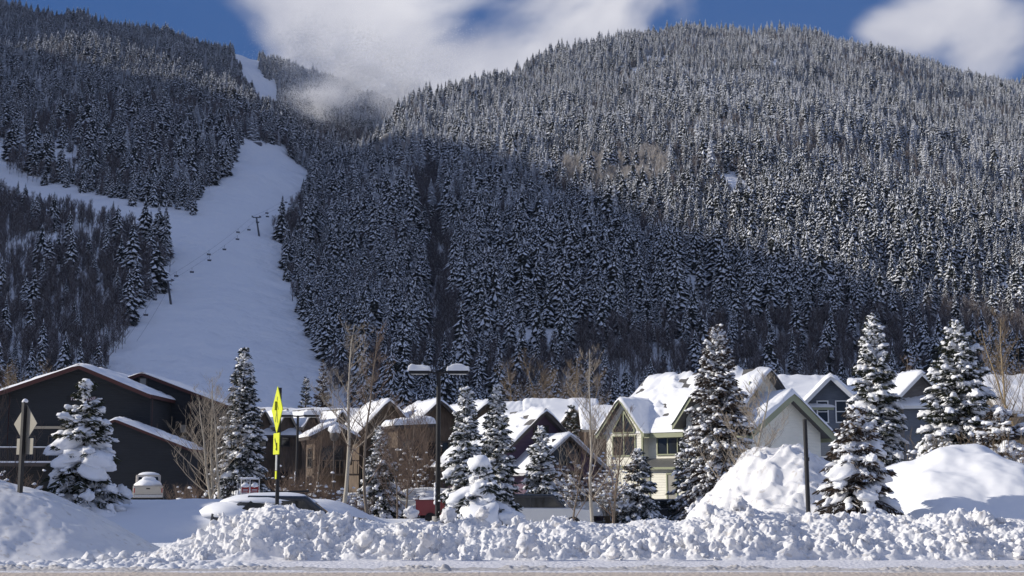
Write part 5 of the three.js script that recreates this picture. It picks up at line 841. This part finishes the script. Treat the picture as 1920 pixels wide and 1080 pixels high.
// ---- leafless shrubs round the houses
{
  const shrub = (label, px, d, h, w, seed, snowy = 0.5, bark = 1, grp) => {
    const R = rng(seed), g = group('bare_shrub', xAt(px, d), lot(xAt(px, d), -d), -d), m = new Mesher(), s = new Mesher();
    for (let k = 0; k < 64; k++) { const a = R() * 6.283, o = R() * w * 0.4; let p = V(Math.cos(a) * o, -0.05, Math.sin(a) * o), dir = V(Math.cos(a) * (0.3 + 0.5 * R()) * w / h, 1, Math.sin(a) * (0.3 + 0.5 * R()) * w / h).normalize(); const L = h * (0.6 + 0.5 * R());
      for (let i = 0; i < 4; i++) { const e = p.clone().addScaledVector(dir, L / 4); m.limb(p, e, 0.018 - i * 0.0035, 0.015 - i * 0.0035, 3); if (i) for (let q = 0; q < 3; q++) { const t = p.clone().lerp(e, R()), f = t.clone().add(V((R() - 0.5) * 0.5, 0.1 + 0.3 * R(), (R() - 0.5) * 0.5)); m.limb(t, f, 0.008, 0.004, 3); if (R() < snowy * 0.45) { const z = 0.03 + 0.06 * R(); s.blob(f, z * 1.5, z * 1.0, z * 1.3, { detail: 1, seed: R() * 70, rough: 0.3 }); } } p = e; dir.add(V((R() - 0.5) * 0.3, (R() - 0.5) * 0.2, (R() - 0.5) * 0.3)).normalize(); } }
    for (let k = 0; k < 40 * snowy; k++) { const a = R() * 6.283, o = Math.sqrt(R()) * w * 0.7, z = 0.06 + 0.12 * R() * R(); s.blob(V(Math.cos(a) * o, h * (0.25 + 0.6 * R() * (1 - o / w)), Math.sin(a) * o), z * 1.4, z * 0.95, z * 1.1, { detail: 2, seed: R() * 70, rough: 0.45, turn: R() * 6, pitch: R() - 0.5 }); }
    const b = mesh('branches', m.geo(), TWIGS[bark], g); b.userData.kind = 'stuff'; if (s.i.length) { const q = mesh('snow', s.geo(), SNOW_PLAIN, g); q.userData.kind = 'stuff'; }
    tag(g, label, 'shrub', grp);
  };
  const groupOf = (label, grp, list, snowy, bark) => list.forEach(([px, d, h, w, s]) => shrub(label, px, d, h, w, s, snowy, bark, grp));
  groupOf('tangled brown shrub in the hedge below the row of townhouses', 'hedge below the townhouses', [[545, 78, 1.5, 1.3, 301], [580, 77, 1.7, 1.4, 302], [612, 78, 1.6, 1.3, 303], [530, 84, 2.4, 1.5, 304], [565, 84, 2.6, 1.5, 305], [600, 86, 2.2, 1.5, 306]], 0.03, 1);
  groupOf('snow-flecked shrub under the timber house beside the aspens', 'shrubs under the timber houses', [[650, 72, 1.7, 1.3, 311], [668, 66, 1.5, 1.2, 312], [738, 84, 2.6, 1.7, 313], [765, 84, 2.8, 1.7, 314], [790, 82, 2.6, 1.5, 315], [795, 84, 4.6, 1.2, 316], [770, 84, 4.4, 1.2, 317]], 0.2, 1);
  groupOf('snow-hung shrub between the purple house and the cream house', 'shrubs before the cream house', [[1060, 74, 2.4, 1.5, 321], [1095, 76, 3.2, 1.7, 322], [1125, 78, 3.6, 1.8, 323], [1150, 74, 2.6, 1.5, 324], [1080, 80, 3.6, 1.5, 325], [1180, 76, 1.6, 1.2, 326], [1040, 76, 3.4, 1.2, 327]], 0.9, 2);
  groupOf('brown shrub poking through the smooth snow pile', 'shrubs behind the smooth snow pile', [[1755, 50, 3.6, 1.3, 331], [1860, 47, 3.4, 1.6, 332], [1895, 46, 3.6, 1.6, 333], [1920, 44, 3.2, 1.5, 334]], 0.35, 2);
  groupOf('low twiggy shrub at the foot of the lodge wall', 'shrubs at the lodge', [[345, 84, 1.6, 1.6, 341], [375, 76, 1.4, 1.5, 342], [10, 60, 2.2, 1.8, 343]], 0.04, 1);
}
renderer.render(scene, camera);
